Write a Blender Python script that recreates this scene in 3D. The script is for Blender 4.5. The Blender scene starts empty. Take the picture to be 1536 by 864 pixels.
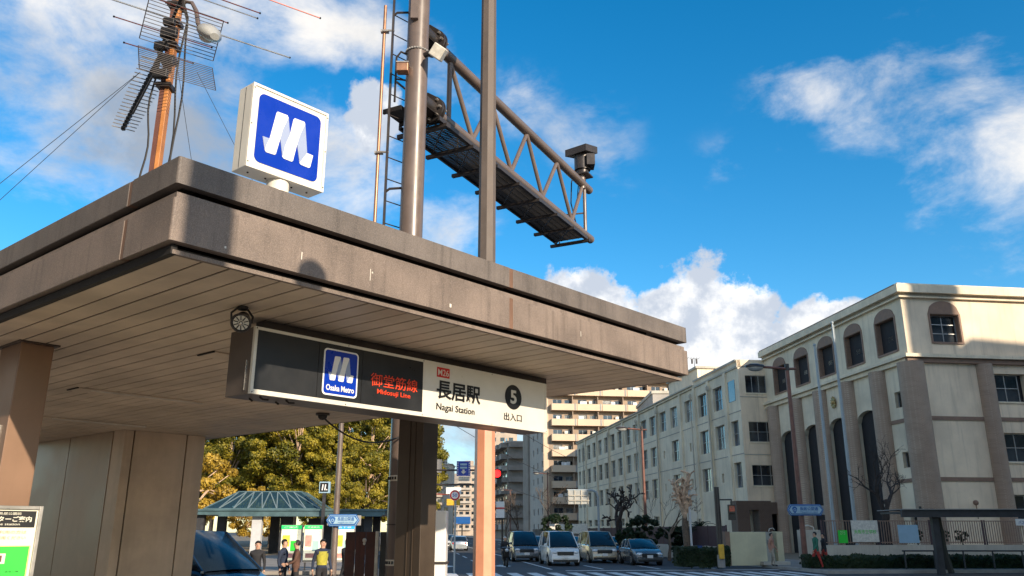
import bpy, math, random
from mathutils import Vector, Matrix, Euler
random.seed(7)
D2R = math.radians
sc = bpy.context.scene
COL = sc.collection

# ------------------------------------------------------------------ camera, world, sun, exposure
cam_d = bpy.data.cameras.new('camera')
cam = bpy.data.objects.new('camera', cam_d); COL.objects.link(cam)
cam.location = (0, 0, 1.85)
cam.rotation_euler = (D2R(90 + 16.5), 0, 0)
cam_d.sensor_width = 36; cam_d.lens = 36 * 1235 / 1536
cam_d.clip_start = 0.05; cam_d.clip_end = 6000
sc.camera = cam
sc.view_settings.view_transform = 'Standard'; sc.view_settings.look = 'None'
sc.view_settings.exposure = 0.42; sc.view_settings.gamma = 1

SUN_AZ, SUN_EL = D2R(143.3), D2R(21.2)
def azel(az, el):
    return Vector((math.sin(az) * math.cos(el), math.cos(az) * math.cos(el), math.sin(el)))
SUN = azel(SUN_AZ, SUN_EL)
sl = bpy.data.lights.new('sun', 'SUN'); sl.energy = 5.0; sl.angle = D2R(0.53); sl.color = (1.0, 0.84, 0.64)
so = bpy.data.objects.new('sun', sl); COL.objects.link(so)
so.rotation_euler = SUN.to_track_quat('Z', 'Y').to_euler(); so.location = (30, -40, 40)

class NT:
    """small helper for wiring node trees"""
    def __init__(s, tree): s.t = tree; s.n = tree.nodes; s.l = tree.links
    def node(s, typ, **kw):
        n = s.n.new(typ)
        for k, v in kw.items():
            if k.startswith('i_'):
                key = k[2:]; key = int(key) if key.isdigit() else key.replace('_', ' ')
                s.put(n.inputs[key], v)
            else: setattr(n, k, v)
        return n
    def put(s, sock, v):
        if isinstance(v, bpy.types.NodeSocket): s.l.new(v, sock)
        else: sock.default_value = v
    def math(s, op, a, b=0.0, clamp=False):
        n = s.n.new('ShaderNodeMath'); n.operation = op; n.use_clamp = clamp
        s.put(n.inputs[0], a); s.put(n.inputs[1], b); return n.outputs[0]
    def vmath(s, op, a, b):
        n = s.n.new('ShaderNodeVectorMath'); n.operation = op
        s.put(n.inputs[0], a); s.put(n.inputs[1], b); return n
    def mix(s, f, a, b, mode='MIX'):
        n = s.n.new('ShaderNodeMix'); n.data_type = 'RGBA'; n.blend_type = mode
        s.put(n.inputs[0], f); s.put(n.inputs[6], a); s.put(n.inputs[7], b); return n.outputs[2]
    def rng(s, v, a, b, c=0.0, d=1.0, smooth=True):
        n = s.n.new('ShaderNodeMapRange'); n.interpolation_type = 'SMOOTHSTEP' if smooth else 'LINEAR'
        s.put(n.inputs[0], v); n.inputs[1].default_value = a; n.inputs[2].default_value = b
        n.inputs[3].default_value = c; n.inputs[4].default_value = d; return n.outputs[0]

def build_world():
    w = bpy.data.worlds.new('World'); sc.world = w; w.use_nodes = True
    t = NT(w.node_tree); t.n.clear()
    out = t.node('ShaderNodeOutputWorld'); bg = t.node('ShaderNodeBackground'); bg.inputs[1].default_value = 0.115
    sky = t.node('ShaderNodeTexSky', sky_type='NISHITA', sun_disc=False, sun_elevation=SUN_EL, sun_rotation=SUN_AZ,
                 air_density=1.0, dust_density=0.35, ozone_density=2.6, altitude=100)
    hs = t.node('ShaderNodeHueSaturation', i_Saturation=1.40, i_Value=1.38, i_Color=sky.outputs[0]); hs.inputs['Hue'].default_value = .493
    tc = t.node('ShaderNodeTexCoord'); d = tc.outputs['Generated']
    # warp
    nz = t.node('ShaderNodeTexNoise', i_Vector=d, i_Scale=5.0, i_Detail=9.0, i_Roughness=0.6)
    nb = t.node('ShaderNodeTexNoise', i_Vector=d, i_Scale=15.0, i_Detail=8.0, i_Roughness=0.62)
    st = t.node('ShaderNodeMapping', i_Vector=d); st.inputs['Rotation'].default_value = (0, .5, .3); st.inputs['Scale'].default_value = (1, 1, 1.7)
    nw = t.node('ShaderNodeTexNoise', i_Vector=st.outputs[0], i_Scale=8.0, i_Detail=10.0, i_Roughness=0.62, i_Distortion=.25)
    def blobs(lst):
        tot = None
        for az, el, ra, re_, wgt in lst:
            c = azel(D2R(az), D2R(el))
            e1 = Vector((math.cos(D2R(az)), -math.sin(D2R(az)), 0)); e2 = c.cross(e1)
            sub = t.vmath('SUBTRACT', d, tuple(c)).outputs[0]
            a = t.math('DIVIDE', t.vmath('DOT_PRODUCT', sub, tuple(e1)).outputs['Value'], D2R(ra))
            b = t.math('DIVIDE', t.vmath('DOT_PRODUCT', sub, tuple(e2)).outputs['Value'], D2R(re_))
            front = t.math('GREATER_THAN', t.vmath('DOT_PRODUCT', d, tuple(c)).outputs['Value'], 0.0)
            r = t.math('SQRT', t.math('ADD', t.math('MULTIPLY', a, a), t.math('MULTIPLY', b, b)))
            m = t.math('MULTIPLY', t.math('MULTIPLY', t.rng(r, 0.0, 1.35, 1.0, 0.0), wgt), front)
            tot = m if tot is None else t.math('MAXIMUM', tot, m)
        return tot
    # soft stratiform masses (az, el, radius az, radius el, weight)
    soft = blobs([(-25.5, 25, 13, 8.5, 1.0), (-30, 32, 12, 5, .9), (-15, 33, 8, 4, .85), (-31, 22, 9, 4.5, .62), (-13, 24, 7, 8, 1.0),
                  (-6, 20, 6, 4.5, .62), (0, 29, 5.5, 3.5, .36), (-7, 31, 4, 5, .5), (22.5, 28.5, 5.5, 3.6, .56), (30.5, 27.0, 9.5, 5.2, .66), (33.5, 21.0, 7, 6.0, 1.0),
                  (33, 16, 6, 2.4, .45), (-4, 6, 9, 5, .95), (5.5, 26, 5, 6, .38), (17, 24, 6, 3, .3), (-22, 34, 12, 6, .9), (-62, 22, 22, 16, 1.2), (70, 26, 24, 14, 1.2), (125, 34, 30, 16, 1.2), (175, 40, 34, 22, 1.3), (-120, 30, 34, 18, 1.2), (-160, 62, 30, 18, 1.0)])  # masses out of view are added and weighted up for neutral fill light
    cum = blobs([(5.0, 13.0, 6.5, 7.6, 1.0), (13.2, 12.4, 7.2, 8.2, 1.0), (9, 9, 9, 8.5, 1.0), (21.5, 10.6, 7.5, 5.6, 1.0), (16.5, 8, 12, 8, 1.0), (-10.5, 27.5, 4, 4.5, .8),
                 (-70, 8, 20, 5, .9), (60, 7, 20, 4, .9), (120, 8, 30, 5, .9), (-130, 8, 30, 6, .9)])
    dens_s = t.math('ADD', soft, t.math('MULTIPLY', t.math('SUBTRACT', t.math('ADD', t.math('MULTIPLY', nz.outputs[0], .40), t.math('MULTIPLY', nw.outputs[0], .80)), .60), 2.7))
    m_s = t.rng(dens_s, .22, 1.25, 0.0, .97)
    m_s = t.math('MULTIPLY', m_s, t.rng(soft, 0.02, .35))
    dens_c = t.math('ADD', cum, t.math('MULTIPLY', t.math('SUBTRACT', t.math('ADD', t.math('MULTIPLY', nb.outputs[0], .65), t.math('MULTIPLY', nz.outputs[0], .35)), .5), 1.5))
    m_c = t.rng(dens_c, .46, .58)
    grey = blobs([(-23, 23.5, 14, 7, 1.0), (-11, 19, 6, 6, .6), (-33, 26, 7, 4, .5), (-4, 5, 10, 5, .6)])
    shade = t.math('ADD', t.math('MULTIPLY', grey, 1.0), t.math('MULTIPLY', t.math('SUBTRACT', nz.outputs[0], .5), 2.6), clamp=True)
    col_s = t.mix(shade, (7.2, 6.9, 6.5, 1), (2.6, 3.0, 3.6, 1))
    nsh = t.node('ShaderNodeTexNoise', i_Vector=t.vmath('ADD', d, (.012, .01, -.028)).outputs[0], i_Scale=15.0, i_Detail=5.0, i_Roughness=0.55)
    rel = t.math('SUBTRACT', nb.outputs[0], nsh.outputs[0])
    csh = t.rng(t.math('ADD', t.math('MULTIPLY', rel, 2.2), t.math('MULTIPLY', t.math('SUBTRACT', .55, nz.outputs[0]), 1.2)), -.25, .35, 0.0, 1.0)
    col_c = t.mix(csh, (7.4, 7.4, 7.4, 1), (4.0, 4.45, 5.2, 1))
    c1 = t.mix(m_s, hs.outputs[0], col_s)
    c2 = t.mix(m_c, c1, col_c)
    t.l.new(c2, bg.inputs[0]); t.l.new(bg.outputs[0], out.inputs[0])
build_world()

# ------------------------------------------------------------------ materials
def mat(name, c, rough=.6, metal=0.0, var=.12, vscale=3.0, bump=0.0, bscale=60.0, spec=.5, tint=None, emit=None, strength=1.0, streak=0.0, sk=7.0, coat=0.0, speck=0.0, sscale=240.0):
    m = bpy.data.materials.new(name); m.use_nodes = True; t = NT(m.node_tree)
    b = t.n['Principled BSDF']
    b.inputs['Roughness'].default_value = rough; b.inputs['Metallic'].default_value = metal
    b.inputs['Specular IOR Level'].default_value = spec; b.inputs['Coat Weight'].default_value = coat
    tc = t.node('ShaderNodeTexCoord')
    c4 = (c[0], c[1], c[2], 1)
    n = t.node('ShaderNodeTexNoise', i_Vector=tc.outputs['Object'], i_Scale=vscale, i_Detail=6.0, i_Roughness=.62)
    dk = tint or tuple(x * (1 - 2.2 * var) for x in c)
    f = t.rng(n.outputs[0], .3, .7)
    col = t.mix(f, (dk[0], dk[1], dk[2], 1), tuple(min(1, x * (1 + var)) for x in c) + (1,))
    if streak:
        mp = t.node('ShaderNodeMapping', i_Vector=tc.outputs['Object']); mp.inputs['Scale'].default_value = (sk, sk, sk * .06)
        n2 = t.node('ShaderNodeTexNoise', i_Vector=mp.outputs[0], i_Scale=2.0, i_Detail=5.0, i_Roughness=.6)
        col = t.mix(t.math('MULTIPLY', t.rng(n2.outputs[0], .48, .75), streak), col, tuple(x * .45 for x in c) + (1,))
    if speck:
        n3 = t.node('ShaderNodeTexNoise', i_Vector=tc.outputs['Object'], i_Scale=sscale, i_Detail=2.0, i_Roughness=.7)
        col = t.mix(t.math('MULTIPLY', t.rng(n3.outputs[0], .5, .62), speck), col, tuple(min(1, x * 1.9) for x in c) + (1,))
        col = t.mix(t.math('MULTIPLY', t.rng(n3.outputs[0], .5, .38), speck), col, tuple(x * .42 for x in c) + (1,))
    t.l.new(col, b.inputs['Base Color'])
    rv = t.rng(n.outputs[0], .3, .7, max(0.02, rough - .08), min(1, rough + .08)); t.l.new(rv, b.inputs['Roughness'])
    if bump:
        nb = t.node('ShaderNodeTexNoise', i_Vector=tc.outputs['Object'], i_Scale=bscale, i_Detail=4.0)
        bp = t.node('ShaderNodeBump', i_Height=nb.outputs[0], i_Strength=bump, i_Distance=.01); t.l.new(bp.outputs[0], b.inputs['Normal'])
    if emit:
        b.inputs['Emission Color'].default_value = (*emit, 1); b.inputs['Emission Strength'].default_value = strength
    return m

def tile_mat(name, c, grout, sx, sz, rough=.7):
    m = bpy.data.materials.new(name); m.use_nodes = True; t = NT(m.node_tree); b = t.n['Principled BSDF']
    tc = t.node('ShaderNodeTexCoord'); sep = t.node('ShaderNodeSeparateXYZ', i_Vector=tc.outputs['Object'])
    u = t.math('ADD', sep.outputs[0], t.math('MULTIPLY', sep.outputs[1], 1.07))
    cb = t.node('ShaderNodeCombineXYZ', i_X=u, i_Y=sep.outputs[2], i_Z=0.0)
    br = t.node('ShaderNodeTexBrick', i_Vector=cb.outputs[0], i_Color1=(*c, 1), i_Color2=(*[x * .78 for x in c], 1), i_Mortar=(*grout, 1), i_Scale=1.0)
    br.inputs['Brick Width'].default_value = sx; br.inputs['Row Height'].default_value = sz; br.inputs['Mortar Size'].default_value = .014; br.inputs['Bias'].default_value = 0
    n = t.node('ShaderNodeTexNoise', i_Vector=tc.outputs['Object'], i_Scale=.7, i_Detail=5.0)
    col = t.mix(t.rng(n.outputs[0], .35, .7, 0, .35), br.outputs[0], tuple(x * .6 for x in c) + (1,))
    t.l.new(col, b.inputs['Base Color']); b.inputs['Roughness'].default_value = rough
    bp = t.node('ShaderNodeBump', i_Height=br.outputs['Fac'], i_Strength=-.5, i_Distance=.01); t.l.new(bp.outputs[0], b.inputs['Normal'])
    return m

def leaf_mat(name, cols):
    m = bpy.data.materials.new(name); m.use_nodes = True; t = NT(m.node_tree); b = t.n['Principled BSDF']
    g = t.node('ShaderNodeNewGeometry'); tc = t.node('ShaderNodeTexCoord')
    n = t.node('ShaderNodeTexNoise', i_Vector=tc.outputs['Object'], i_Scale=.55, i_Detail=3.0)
    v = t.math('ADD', t.math('MULTIPLY', g.outputs['Random Per Island'], .55), t.math('MULTIPLY', t.rng(n.outputs[0], .35, .65), .45))
    r = t.node('ShaderNodeValToRGB', i_Fac=v)
    el = r.color_ramp.elements
    while len(el) < len(cols): el.new(.5)
    for i, c in enumerate(cols): el[i].position = i / (len(cols) - 1); el[i].color = (*c, 1)
    t.l.new(r.outputs[0], b.inputs['Base Color']); b.inputs['Roughness'].default_value = .55
    tr = t.node('ShaderNodeBsdfTranslucent', i_Color=r.outputs[0]); mx = t.node('ShaderNodeMixShader', i_0=.28)
    t.l.new(b.outputs[0], mx.inputs[1]); t.l.new(tr.outputs[0], mx.inputs[2]); t.l.new(mx.outputs[0], t.n['Material Output'].inputs[0])
    return m

def glass_mat(name, c, alpha=.35):
    m = bpy.data.materials.new(name); m.use_nodes = True; t = NT(m.node_tree); b = t.n['Principled BSDF']
    b.inputs['Base Color'].default_value = (*c, 1); b.inputs['Roughness'].default_value = .04
    tr = t.node('ShaderNodeBsdfTransparent', i_Color=(*[min(1, x * 2.5 + .25) for x in c], 1)); fr = t.node('ShaderNodeFresnel', i_IOR=1.5)
    mx = t.node('ShaderNodeMixShader', i_0=t.math('ADD', fr.outputs[0], 1 - alpha, clamp=True))
    t.l.new(tr.outputs[0], mx.inputs[1]); t.l.new(b.outputs[0], mx.inputs[2]); t.l.new(mx.outputs[0], t.n['Material Output'].inputs[0])
    return m

M = {}
M['fascia'] = mat('fascia_coated_metal', (.195, .152, .127), .62, 0, .17, 1.1, .25, 220, streak=.75, speck=.3, sscale=150)
M['fascia_top'] = mat('fascia_weathered_top', (.140, .118, .106), .62, 0, .17, 1.3, .25, 220, streak=.8, speck=.3, sscale=150)
M['fascia_joint'] = mat('fascia_joint_metal', (.17, .095, .062), .5, 0, .1, 5)
M['reveal'] = mat('dark_reveal', (.018, .015, .014), .8)
M['soffit'] = mat('soffit_plank_paint', (.62, .50, .37), .55, 0, .12, .9, .05, 30)
M['col_lit'] = mat('column_sheet_sunlit', (.21, .12, .072), .38, 0, .05, 1.6, streak=.1, sk=3)  # left canopy column, its sunlit look put into the colour
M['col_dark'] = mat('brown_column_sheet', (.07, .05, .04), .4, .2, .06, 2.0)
M['chrome'] = mat('polished_steel_trim', (.6, .57, .52), .25, .9, .05)
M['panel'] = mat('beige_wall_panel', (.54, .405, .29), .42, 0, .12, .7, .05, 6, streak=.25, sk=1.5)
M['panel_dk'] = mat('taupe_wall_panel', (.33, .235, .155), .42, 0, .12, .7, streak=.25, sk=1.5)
M['white'] = mat('warm_white_enamel', (.74, .70, .62), .4, 0, .04, 4)
M['white_dirty'] = mat('weathered_white_paint', (.7, .66, .58), .5, 0, .1, 8)
M['logo_blue'] = mat('logo_blue', (.002, .034, .37), .3, 0, .02)
M['logo_white'] = mat('logo_white', (.78, .77, .75), .35, 0, .02)
M['logo_pale'] = mat('logo_pale_blue', (.30, .36, .52), .35, 0, .02)
M['sign_dark'] = mat('sign_dark_panel', (.017, .018, .020), .35, 0, .08, 3, .03, 400)
M['sign_black'] = mat('sign_black', (.012, .012, .014), .4)
M['sign_cream'] = mat('sign_cream_panel', (.66, .63, .56), .35, 0, .03)
M['sign_box'] = mat('sign_box_brown', (.10, .08, .07), .4, .2, .08)
M['red'] = mat('sign_red', (.55, .02, .02), .4, 0, .02)
M['orange_red'] = mat('sign_orange_red', (.75, .06, .02), .4, 0, .02)
M['pole'] = mat('brown_grey_pole_paint', (.145, .110, .095), .36, .0, .07, 2.0, spec=.6)
M['pole_dk'] = mat('dark_pole_paint', (.05, .042, .04), .4, .3, .1, 4)
M['pole_matt'] = mat('brown_grey_matt_paint', (.13, .105, .092), .62, 0, .07, 2.0, spec=.3)
M['col_shade'] = mat('column_sheet_shaded', (.060, .044, .032), .4, 0, .08, 2.0, streak=.3, sk=3, spec=.4)  # same column sheet on the right, its shaded look put into the colour
M['salmon'] = mat('salmon_pole_lower', (.62, .27, .16), .38, 0, .06, 2.0)  # lower shaft, paler and redder than the upper one
M['redpole'] = mat('red_brown_lamp_paint', (.19, .085, .065), .45, .1, .12, 3)
M['copper'] = mat('copper_conduit', (.38, .20, .12), .4, .5, .1, 6)
M['mast_lit'] = mat('orange_mast_lit_side', (.50, .20, .06), .5, 0, .12, 3, streak=.3)
M['maroon'] = mat('mast_shaded_side', (.13, .05, .035), .6, 0, .1, 3)
M['alu'] = mat('weathered_aluminium', (.55, .50, .45), .35, .7, .15, 9)
M['redrod'] = mat('red_anodised_rod', (.42, .10, .07), .4, .3, .1)
M['black'] = mat('black_plastic', (.015, .014, .014), .45)
M['lampgrey'] = mat('grey_lamp_shell', (.42, .42, .40), .35, .2, .06)
M['grating'] = mat('black_grating', (.03, .028, .028), .5, .4)
M['school'] = mat('cream_school_plaster', (.84, .69, .52), .85, 0, .07, .4, .1, 12, streak=.38, sk=1.6)
M['school2'] = mat('grey_cream_school_plaster', (.78, .68, .52), .85, 0, .09, .3, .1, 12, streak=.34, sk=1.4)
M['trim_brown'] = mat('brown_trim_paint', (.26, .165, .12), .7, 0, .08)
M['cornice'] = mat('cream_cornice', (.80, .69, .52), .8, 0, .08, .8, streak=.3)
M['tile'] = tile_mat('brown_column_tile', (.36, .245, .18), (.45, .35, .27), .22, .075)
M['tile2'] = tile_mat('dark_porch_tile', (.13, .085, .065), (.2, .14, .11), .22, .1)
M['win_frame'] = mat('aluminium_window_frame', (.42, .42, .42), .35, .5, .05)
M['pane'] = mat('dark_window_glass', (.03, .038, .048), .08, 0, .5, .35, spec=.9)
M['pane_pale'] = mat('blue_grey_window_glass', (.13, .145, .165), .12, 0, .35, .4, spec=.9)
M['pane_c'] = mat('curtained_window_glass', (.26, .26, .25), .25, 0, .3, 1.2, spec=.8)
M['pane_b'] = mat('blue_dark_window_glass', (.05, .07, .10), .08, 0, .4, .6, spec=.9)
M['interior'] = mat('dark_interior', (.02, .02, .024), .8)
M['emblem'] = mat('gilt_emblem', (.42, .30, .12), .4, .6)
M['flagpole'] = mat('pale_flagpole', (.34, .39, .42), .5, .1, .04)
M['purple'] = mat('plum_brown_fence', (.075, .04, .045), .7, 0, .1)
M['gate_cream'] = mat('cream_gate_wall', (.62, .58, .40), .8, 0, .05, 1, streak=.1)
M['conc'] = mat('pale_concrete', (.50, .46, .39), .85, 0, .1, .6, .2, 20, streak=.3)
M['conc_grey'] = mat('grey_concrete', (.30, .29, .28), .85, 0, .1, .6)
M['asphalt'] = mat('asphalt', (.055, .057, .062), .85, 0, .18, .4, .4, 90, speck=.15, sscale=60)
M['pave'] = mat('pavement_blocks', (.27, .24, .21), .85, 0, .12, 1.2, .3, 20)
M['kerb'] = mat('kerb_concrete', (.36, .35, .33), .85, 0, .1, 2)
M['paint'] = mat('white_road_paint', (.72, .72, .70), .7, 0, .15, 4)
M['soil'] = mat('school_yard_soil', (.20, .16, .11), .95, 0, .1, .6)
M['bark'] = mat('grey_brown_bark', (.13, .095, .07), .9, 0, .2, 6, .6, 18)
M['bark_dk'] = mat('dark_bark', (.045, .035, .032), .9, 0, .2, 6, .6, 18)
M['bark_pale'] = mat('pale_cut_bark', (.62, .43, .30), .9, 0, .2, 4, .5, 18)
M['leaf_gold'] = leaf_mat('golden_green_leaves', [(.06, .075, .006), (.20, .18, .014), (.38, .30, .025), (.52, .40, .045)])
M['leaf_olive'] = leaf_mat('olive_leaves', [(.035, .05, .005), (.12, .12, .010), (.27, .225, .018), (.44, .34, .035)])
M['leaf_orange'] = leaf_mat('amber_leaves', [(.16, .10, .012), (.36, .24, .025), (.56, .37, .045), (.66, .46, .08)])
M['leaf_dark'] = leaf_mat('dark_hedge_leaves', [(.008, .02, .006), (.015, .035, .01), (.03, .055, .015)])
M['apt'] = mat('apricot_balcony_wall', (.62, .475, .34), .8, 0, .04, .3)
M['apt_w'] = mat('apartment_back_wall', (.36, .27, .20), .85, 0, .06, .3)
M['apt_grey'] = mat('grey_apartment_tiles', (.42, .38, .34), .8, 0, .08, .4)
M['apt_dk'] = mat('dark_grey_balconies', (.28, .25, .225), .8, 0, .1, .4)
M['apt_tan'] = mat('tan_tower_wall', (.44, .36, .29), .85, 0, .08, .3)
M['curtain'] = mat('white_curtain', (.7, .7, .7), .9, 0, .15, 1.5)
M['roof_green'] = mat('blue_green_steel', (.10, .17, .19), .4, .3, .1, 1)
M['bar_green'] = mat('pale_green_glazing_bar', (.20, .26, .27), .4, .2, .05)
M['roof_glass'] = glass_mat('blue_green_roof_glass', (.05, .12, .17), .72)
M['steel_dk'] = mat('dark_shelter_steel', (.055, .055, .06), .5, .3)
M['post_white'] = mat('white_post', (.52, .53, .55), .6, 0, .04)
M['sig_green'] = mat('lit_green_header', (.02, .45, .10), .5, 0, .02, emit=(.02, .8, .18), strength=.6)
M['sig_poster'] = mat('lit_poster', (.7, .68, .55), .5, 0, .3, 1.8, emit=(.9, .85, .6), strength=.5)
M['sig_blue'] = mat('lit_blue_header', (.02, .25, .6), .5, 0, .02, emit=(.03, .4, .9), strength=.6)
M['poster_y'] = mat('yellow_print', (.75, .65, .08), .5)
M['poster_p'] = mat('pink_print', (.75, .35, .3), .5)
M['road_blue'] = mat('road_sign_blue', (.012, .10, .34), .4, 0, .03)
M['road_pale'] = mat('road_sign_pale_blue', (.32, .48, .60), .4, 0, .03)
M['signal_red'] = mat('lit_red_lens', (.9, .02, .02), .4, 0, 0, emit=(1, .012, .012), strength=4)
M['yellow'] = mat('yellow_plastic', (.72, .42, .03), .5)
M['rust'] = mat('rusty_maroon_sheet', (.085, .026, .02), .6, 0, .25, 2.5, .2, 30, streak=.6)
M['map_white'] = mat('map_paper', (.72, .70, .58), .5, 0, .03)
M['map_yellow'] = mat('map_yellow', (.78, .62, .22), .5, 0, .02)
M['map_green'] = mat('map_green', (.03, .62, .05), .5, 0, .02)
M['map_blue'] = mat('map_pale_blue', (.42, .62, .62), .5, 0, .02)
M['map_orange'] = mat('map_orange_text', (.70, .32, .15), .5, 0, .02)
M['frame_grey'] = mat('board_frame', (.42, .40, .37), .35, .6)
M['light_diff'] = mat('light_diffuser', (.62, .56, .48), .5)
M['cable'] = mat('black_cable', (.02, .018, .018), .6)
M['guy'] = mat('guy_wire', (.05, .055, .06), .5, .3)
M['tyre'] = mat('tyre_rubber', (.015, .015, .015), .85)
M['rim'] = mat('alloy_rim', (.45, .45, .46), .3, .8)
M['car_glass'] = mat('car_glass', (.012, .018, .024), .12, 0, .1, spec=.35)
M['headlight'] = mat('headlight_lens', (.75, .78, .8), .12, .2)
M['taillight'] = mat('tail_light_lens', (.4, .02, .015), .2)
M['skin'] = mat('skin', (.50, .30, .21), .6)
M['hair'] = mat('dark_hair', (.015, .012, .01), .6)
M['building'] = mat('plain_building_wall', (.38, .35, .32), .85, 0, .08, .3)
def paint(name, c, metal=.3): return mat(name, c, .25, metal, .02, 1.0, coat=.6)
def cloth(name, c): return mat(name, c, .85, 0, .12, 6, .2, 60)

# ------------------------------------------------------------------ object helpers
ORG = {}
def tagp(o, label=None, cat=None, group=None, kind=None):
    if label: o['label'] = label
    if cat: o['category'] = cat
    if group: o['group'] = group
    if kind: o['kind'] = kind
    return o
def thing(name, loc, label, cat, group=None, rz=0.0):
    o = bpy.data.objects.new(name, None); COL.objects.link(o); o.location = loc; o.rotation_euler = (0, 0, rz)
    o.empty_display_size = .2; ORG[o.name] = (Vector(loc), rz)
    return tagp(o, label, cat, group)

class MB:
    def __init__(s): s.v = []; s.f = []; s.m = []
    def add(s, vs, fs, mi=0):
        b = len(s.v); s.v += [Vector(p) for p in vs]; s.f += [tuple(b + i for i in f) for f in fs]; s.m += [mi] * len(fs)
    def hexa(s, p, mi=0):   # 8 corners: bottom 4 ccw, top 4 ccw
        s.add(p, [(3, 2, 1, 0), (4, 5, 6, 7), (0, 1, 5, 4), (1, 2, 6, 5), (2, 3, 7, 6), (3, 0, 4, 7)], mi)
    def box(s, a, b, mi=0):
        x0, y0, z0 = a; x1, y1, z1 = b
        s.hexa([(x0, y0, z0), (x1, y0, z0), (x1, y1, z0), (x0, y1, z0), (x0, y0, z1), (x1, y0, z1), (x1, y1, z1), (x0, y1, z1)], mi)
    def fb(s, fr, u, v, z, mi=0):
        P = fr.P
        s.hexa([P(u[0], v[0], z[0]), P(u[1], v[0], z[0]), P(u[1], v[1], z[0]), P(u[0], v[1], z[0]),
                P(u[0], v[0], z[1]), P(u[1], v[0], z[1]), P(u[1], v[1], z[1]), P(u[0], v[1], z[1])], mi)
    def cyl(s, p, q, r, r2=None, n=10, mi=0, caps=True):
        p = Vector(p); q = Vector(q); r2 = r if r2 is None else r2
        d = (q - p).normalized(); a = d.orthogonal().normalized(); b = d.cross(a)
        vs = []
        for c, rr in ((p, r), (q, r2)):
            for i in range(n):
                t = 2 * math.pi * i / n; vs.append(c + (a * math.cos(t) + b * math.sin(t)) * rr)
        fs = [(i, (i + 1) % n, n + (i + 1) % n, n + i) for i in range(n)]
        if caps: fs += [tuple(range(n - 1, -1, -1)), tuple(range(n, 2 * n))]
        s.add(vs, fs, mi)
    def tube(s, pts, r, n=8, mi=0, r2=None):
        pts = [Vector(p) for p in pts]; k = len(pts); r2 = r if r2 is None else r2
        vs = []; a = None
        for i, p in enumerate(pts):
            d = ((pts[min(i + 1, k - 1)] - pts[max(i - 1, 0)])).normalized()
            if a is None: a = d.orthogonal().normalized()
            a = (a - d * a.dot(d)).normalized(); b = d.cross(a); rr = r + (r2 - r) * i / max(1, k - 1)
            for j in range(n):
                t = 2 * math.pi * j / n; vs.append(p + (a * math.cos(t) + b * math.sin(t)) * rr)
        fs = []
        for i in range(k - 1):
            for j in range(n):
                fs.append((i * n + j, i * n + (j + 1) % n, (i + 1) * n + (j + 1) % n, (i + 1) * n + j))
        fs += [tuple(range(n - 1, -1, -1)), tuple(range((k - 1) * n, k * n))]
        s.add(vs, fs, mi)
    def prism(s, pts, vec, mi=0):
        n = len(pts); vec = Vector(vec); pts = [Vector(p) for p in pts]
        s.add(pts + [p + vec for p in pts], [tuple(range(n - 1, -1, -1)), tuple(range(n, 2 * n))] + [(i, (i + 1) % n, n + (i + 1) % n, n + i) for i in range(n)], mi)
    def ball(s, c, r, mi=0, seg=10, rings=6, sq=(1, 1, 1)):
        c = Vector(c); vs = [c + Vector((0, 0, r * sq[2]))]; 
        for i in range(1, rings):
            ph = math.pi * i / rings
            for j in range(seg):
                th = 2 * math.pi * j / seg
                vs.append(c + Vector((r * math.sin(ph) * math.cos(th) * sq[0], r * math.sin(ph) * math.sin(th) * sq[1], r * math.cos(ph) * sq[2])))
        vs.append(c - Vector((0, 0, r * sq[2])))
        fs = [(0, 1 + j, 1 + (j + 1) % seg) for j in range(seg)]
        for i in range(rings - 2):
            for j in range(seg):
                a = 1 + i * seg + j; b = 1 + i * seg + (j + 1) % seg
                fs.append((a, a + seg, b + seg, b))
        l = len(vs) - 1; base = 1 + (rings - 2) * seg
        fs += [(l, base + (j + 1) % seg, base + j) for j in range(seg)]
        s.add(vs, fs, mi)
    def mesh(s, name, mats, loc, rz=0.0, smooth=False):
        R = Matrix.Rotation(-rz, 3, 'Z'); me = bpy.data.meshes.new(name)
        vs = [R @ (p - loc) if rz else p - loc for p in s.v]
        me.from_pydata(vs, [], s.f); me.update()
        for m_ in (mats if isinstance(mats, (list, tuple)) else [mats]): me.materials.append(M[m_] if isinstance(m_, str) else m_)
        if any(s.m): me.polygons.foreach_set('material_index', s.m)
        if smooth:
            me.polygons.foreach_set('use_smooth', [True] * len(me.polygons)); me.set_sharp_from_angle(angle=D2R(38))
        return me
    def build(s, name, mats, parent=None, smooth=False, bevel=0.0, label=None, cat=None, group=None, kind=None):
        if parent is None:
            xs = [p.x for p in s.v]; ys = [p.y for p in s.v]; zs = [p.z for p in s.v]
            loc = Vector(((min(xs) + max(xs)) / 2, (min(ys) + max(ys)) / 2, min(zs))); rz = 0.0
        else: loc, rz = ORG[parent.name]
        me = s.mesh(name, mats, loc, rz, smooth)
        o = bpy.data.objects.new(name, me); COL.objects.link(o)
        if parent is None: o.location = loc
        else: o.parent = parent
        ORG[o.name] = (loc, rz)
        if bevel:
            b = o.modifiers.new('bevel', 'BEVEL'); b.width = bevel; b.segments = 2; b.limit_method = 'ANGLE'; b.angle_limit = D2R(40)
        return tagp(o, label, cat, group, kind)

class Frame:
    def __init__(s, o, u, v, k=1.0): s.o = Vector((o[0], o[1], 0)); s.u = Vector((u[0], u[1], 0)); s.v = Vector((v[0], v[1], 0)); s.k = k; s.z0 = o[2] if len(o) > 2 else 0
    def P(s, u, v, z): p = s.o + (s.u * u + s.v * v) * s.k; p.z = z * s.k + s.z0; return p
def dirv(az): return (math.sin(D2R(az)), math.cos(D2R(az)))

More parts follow.
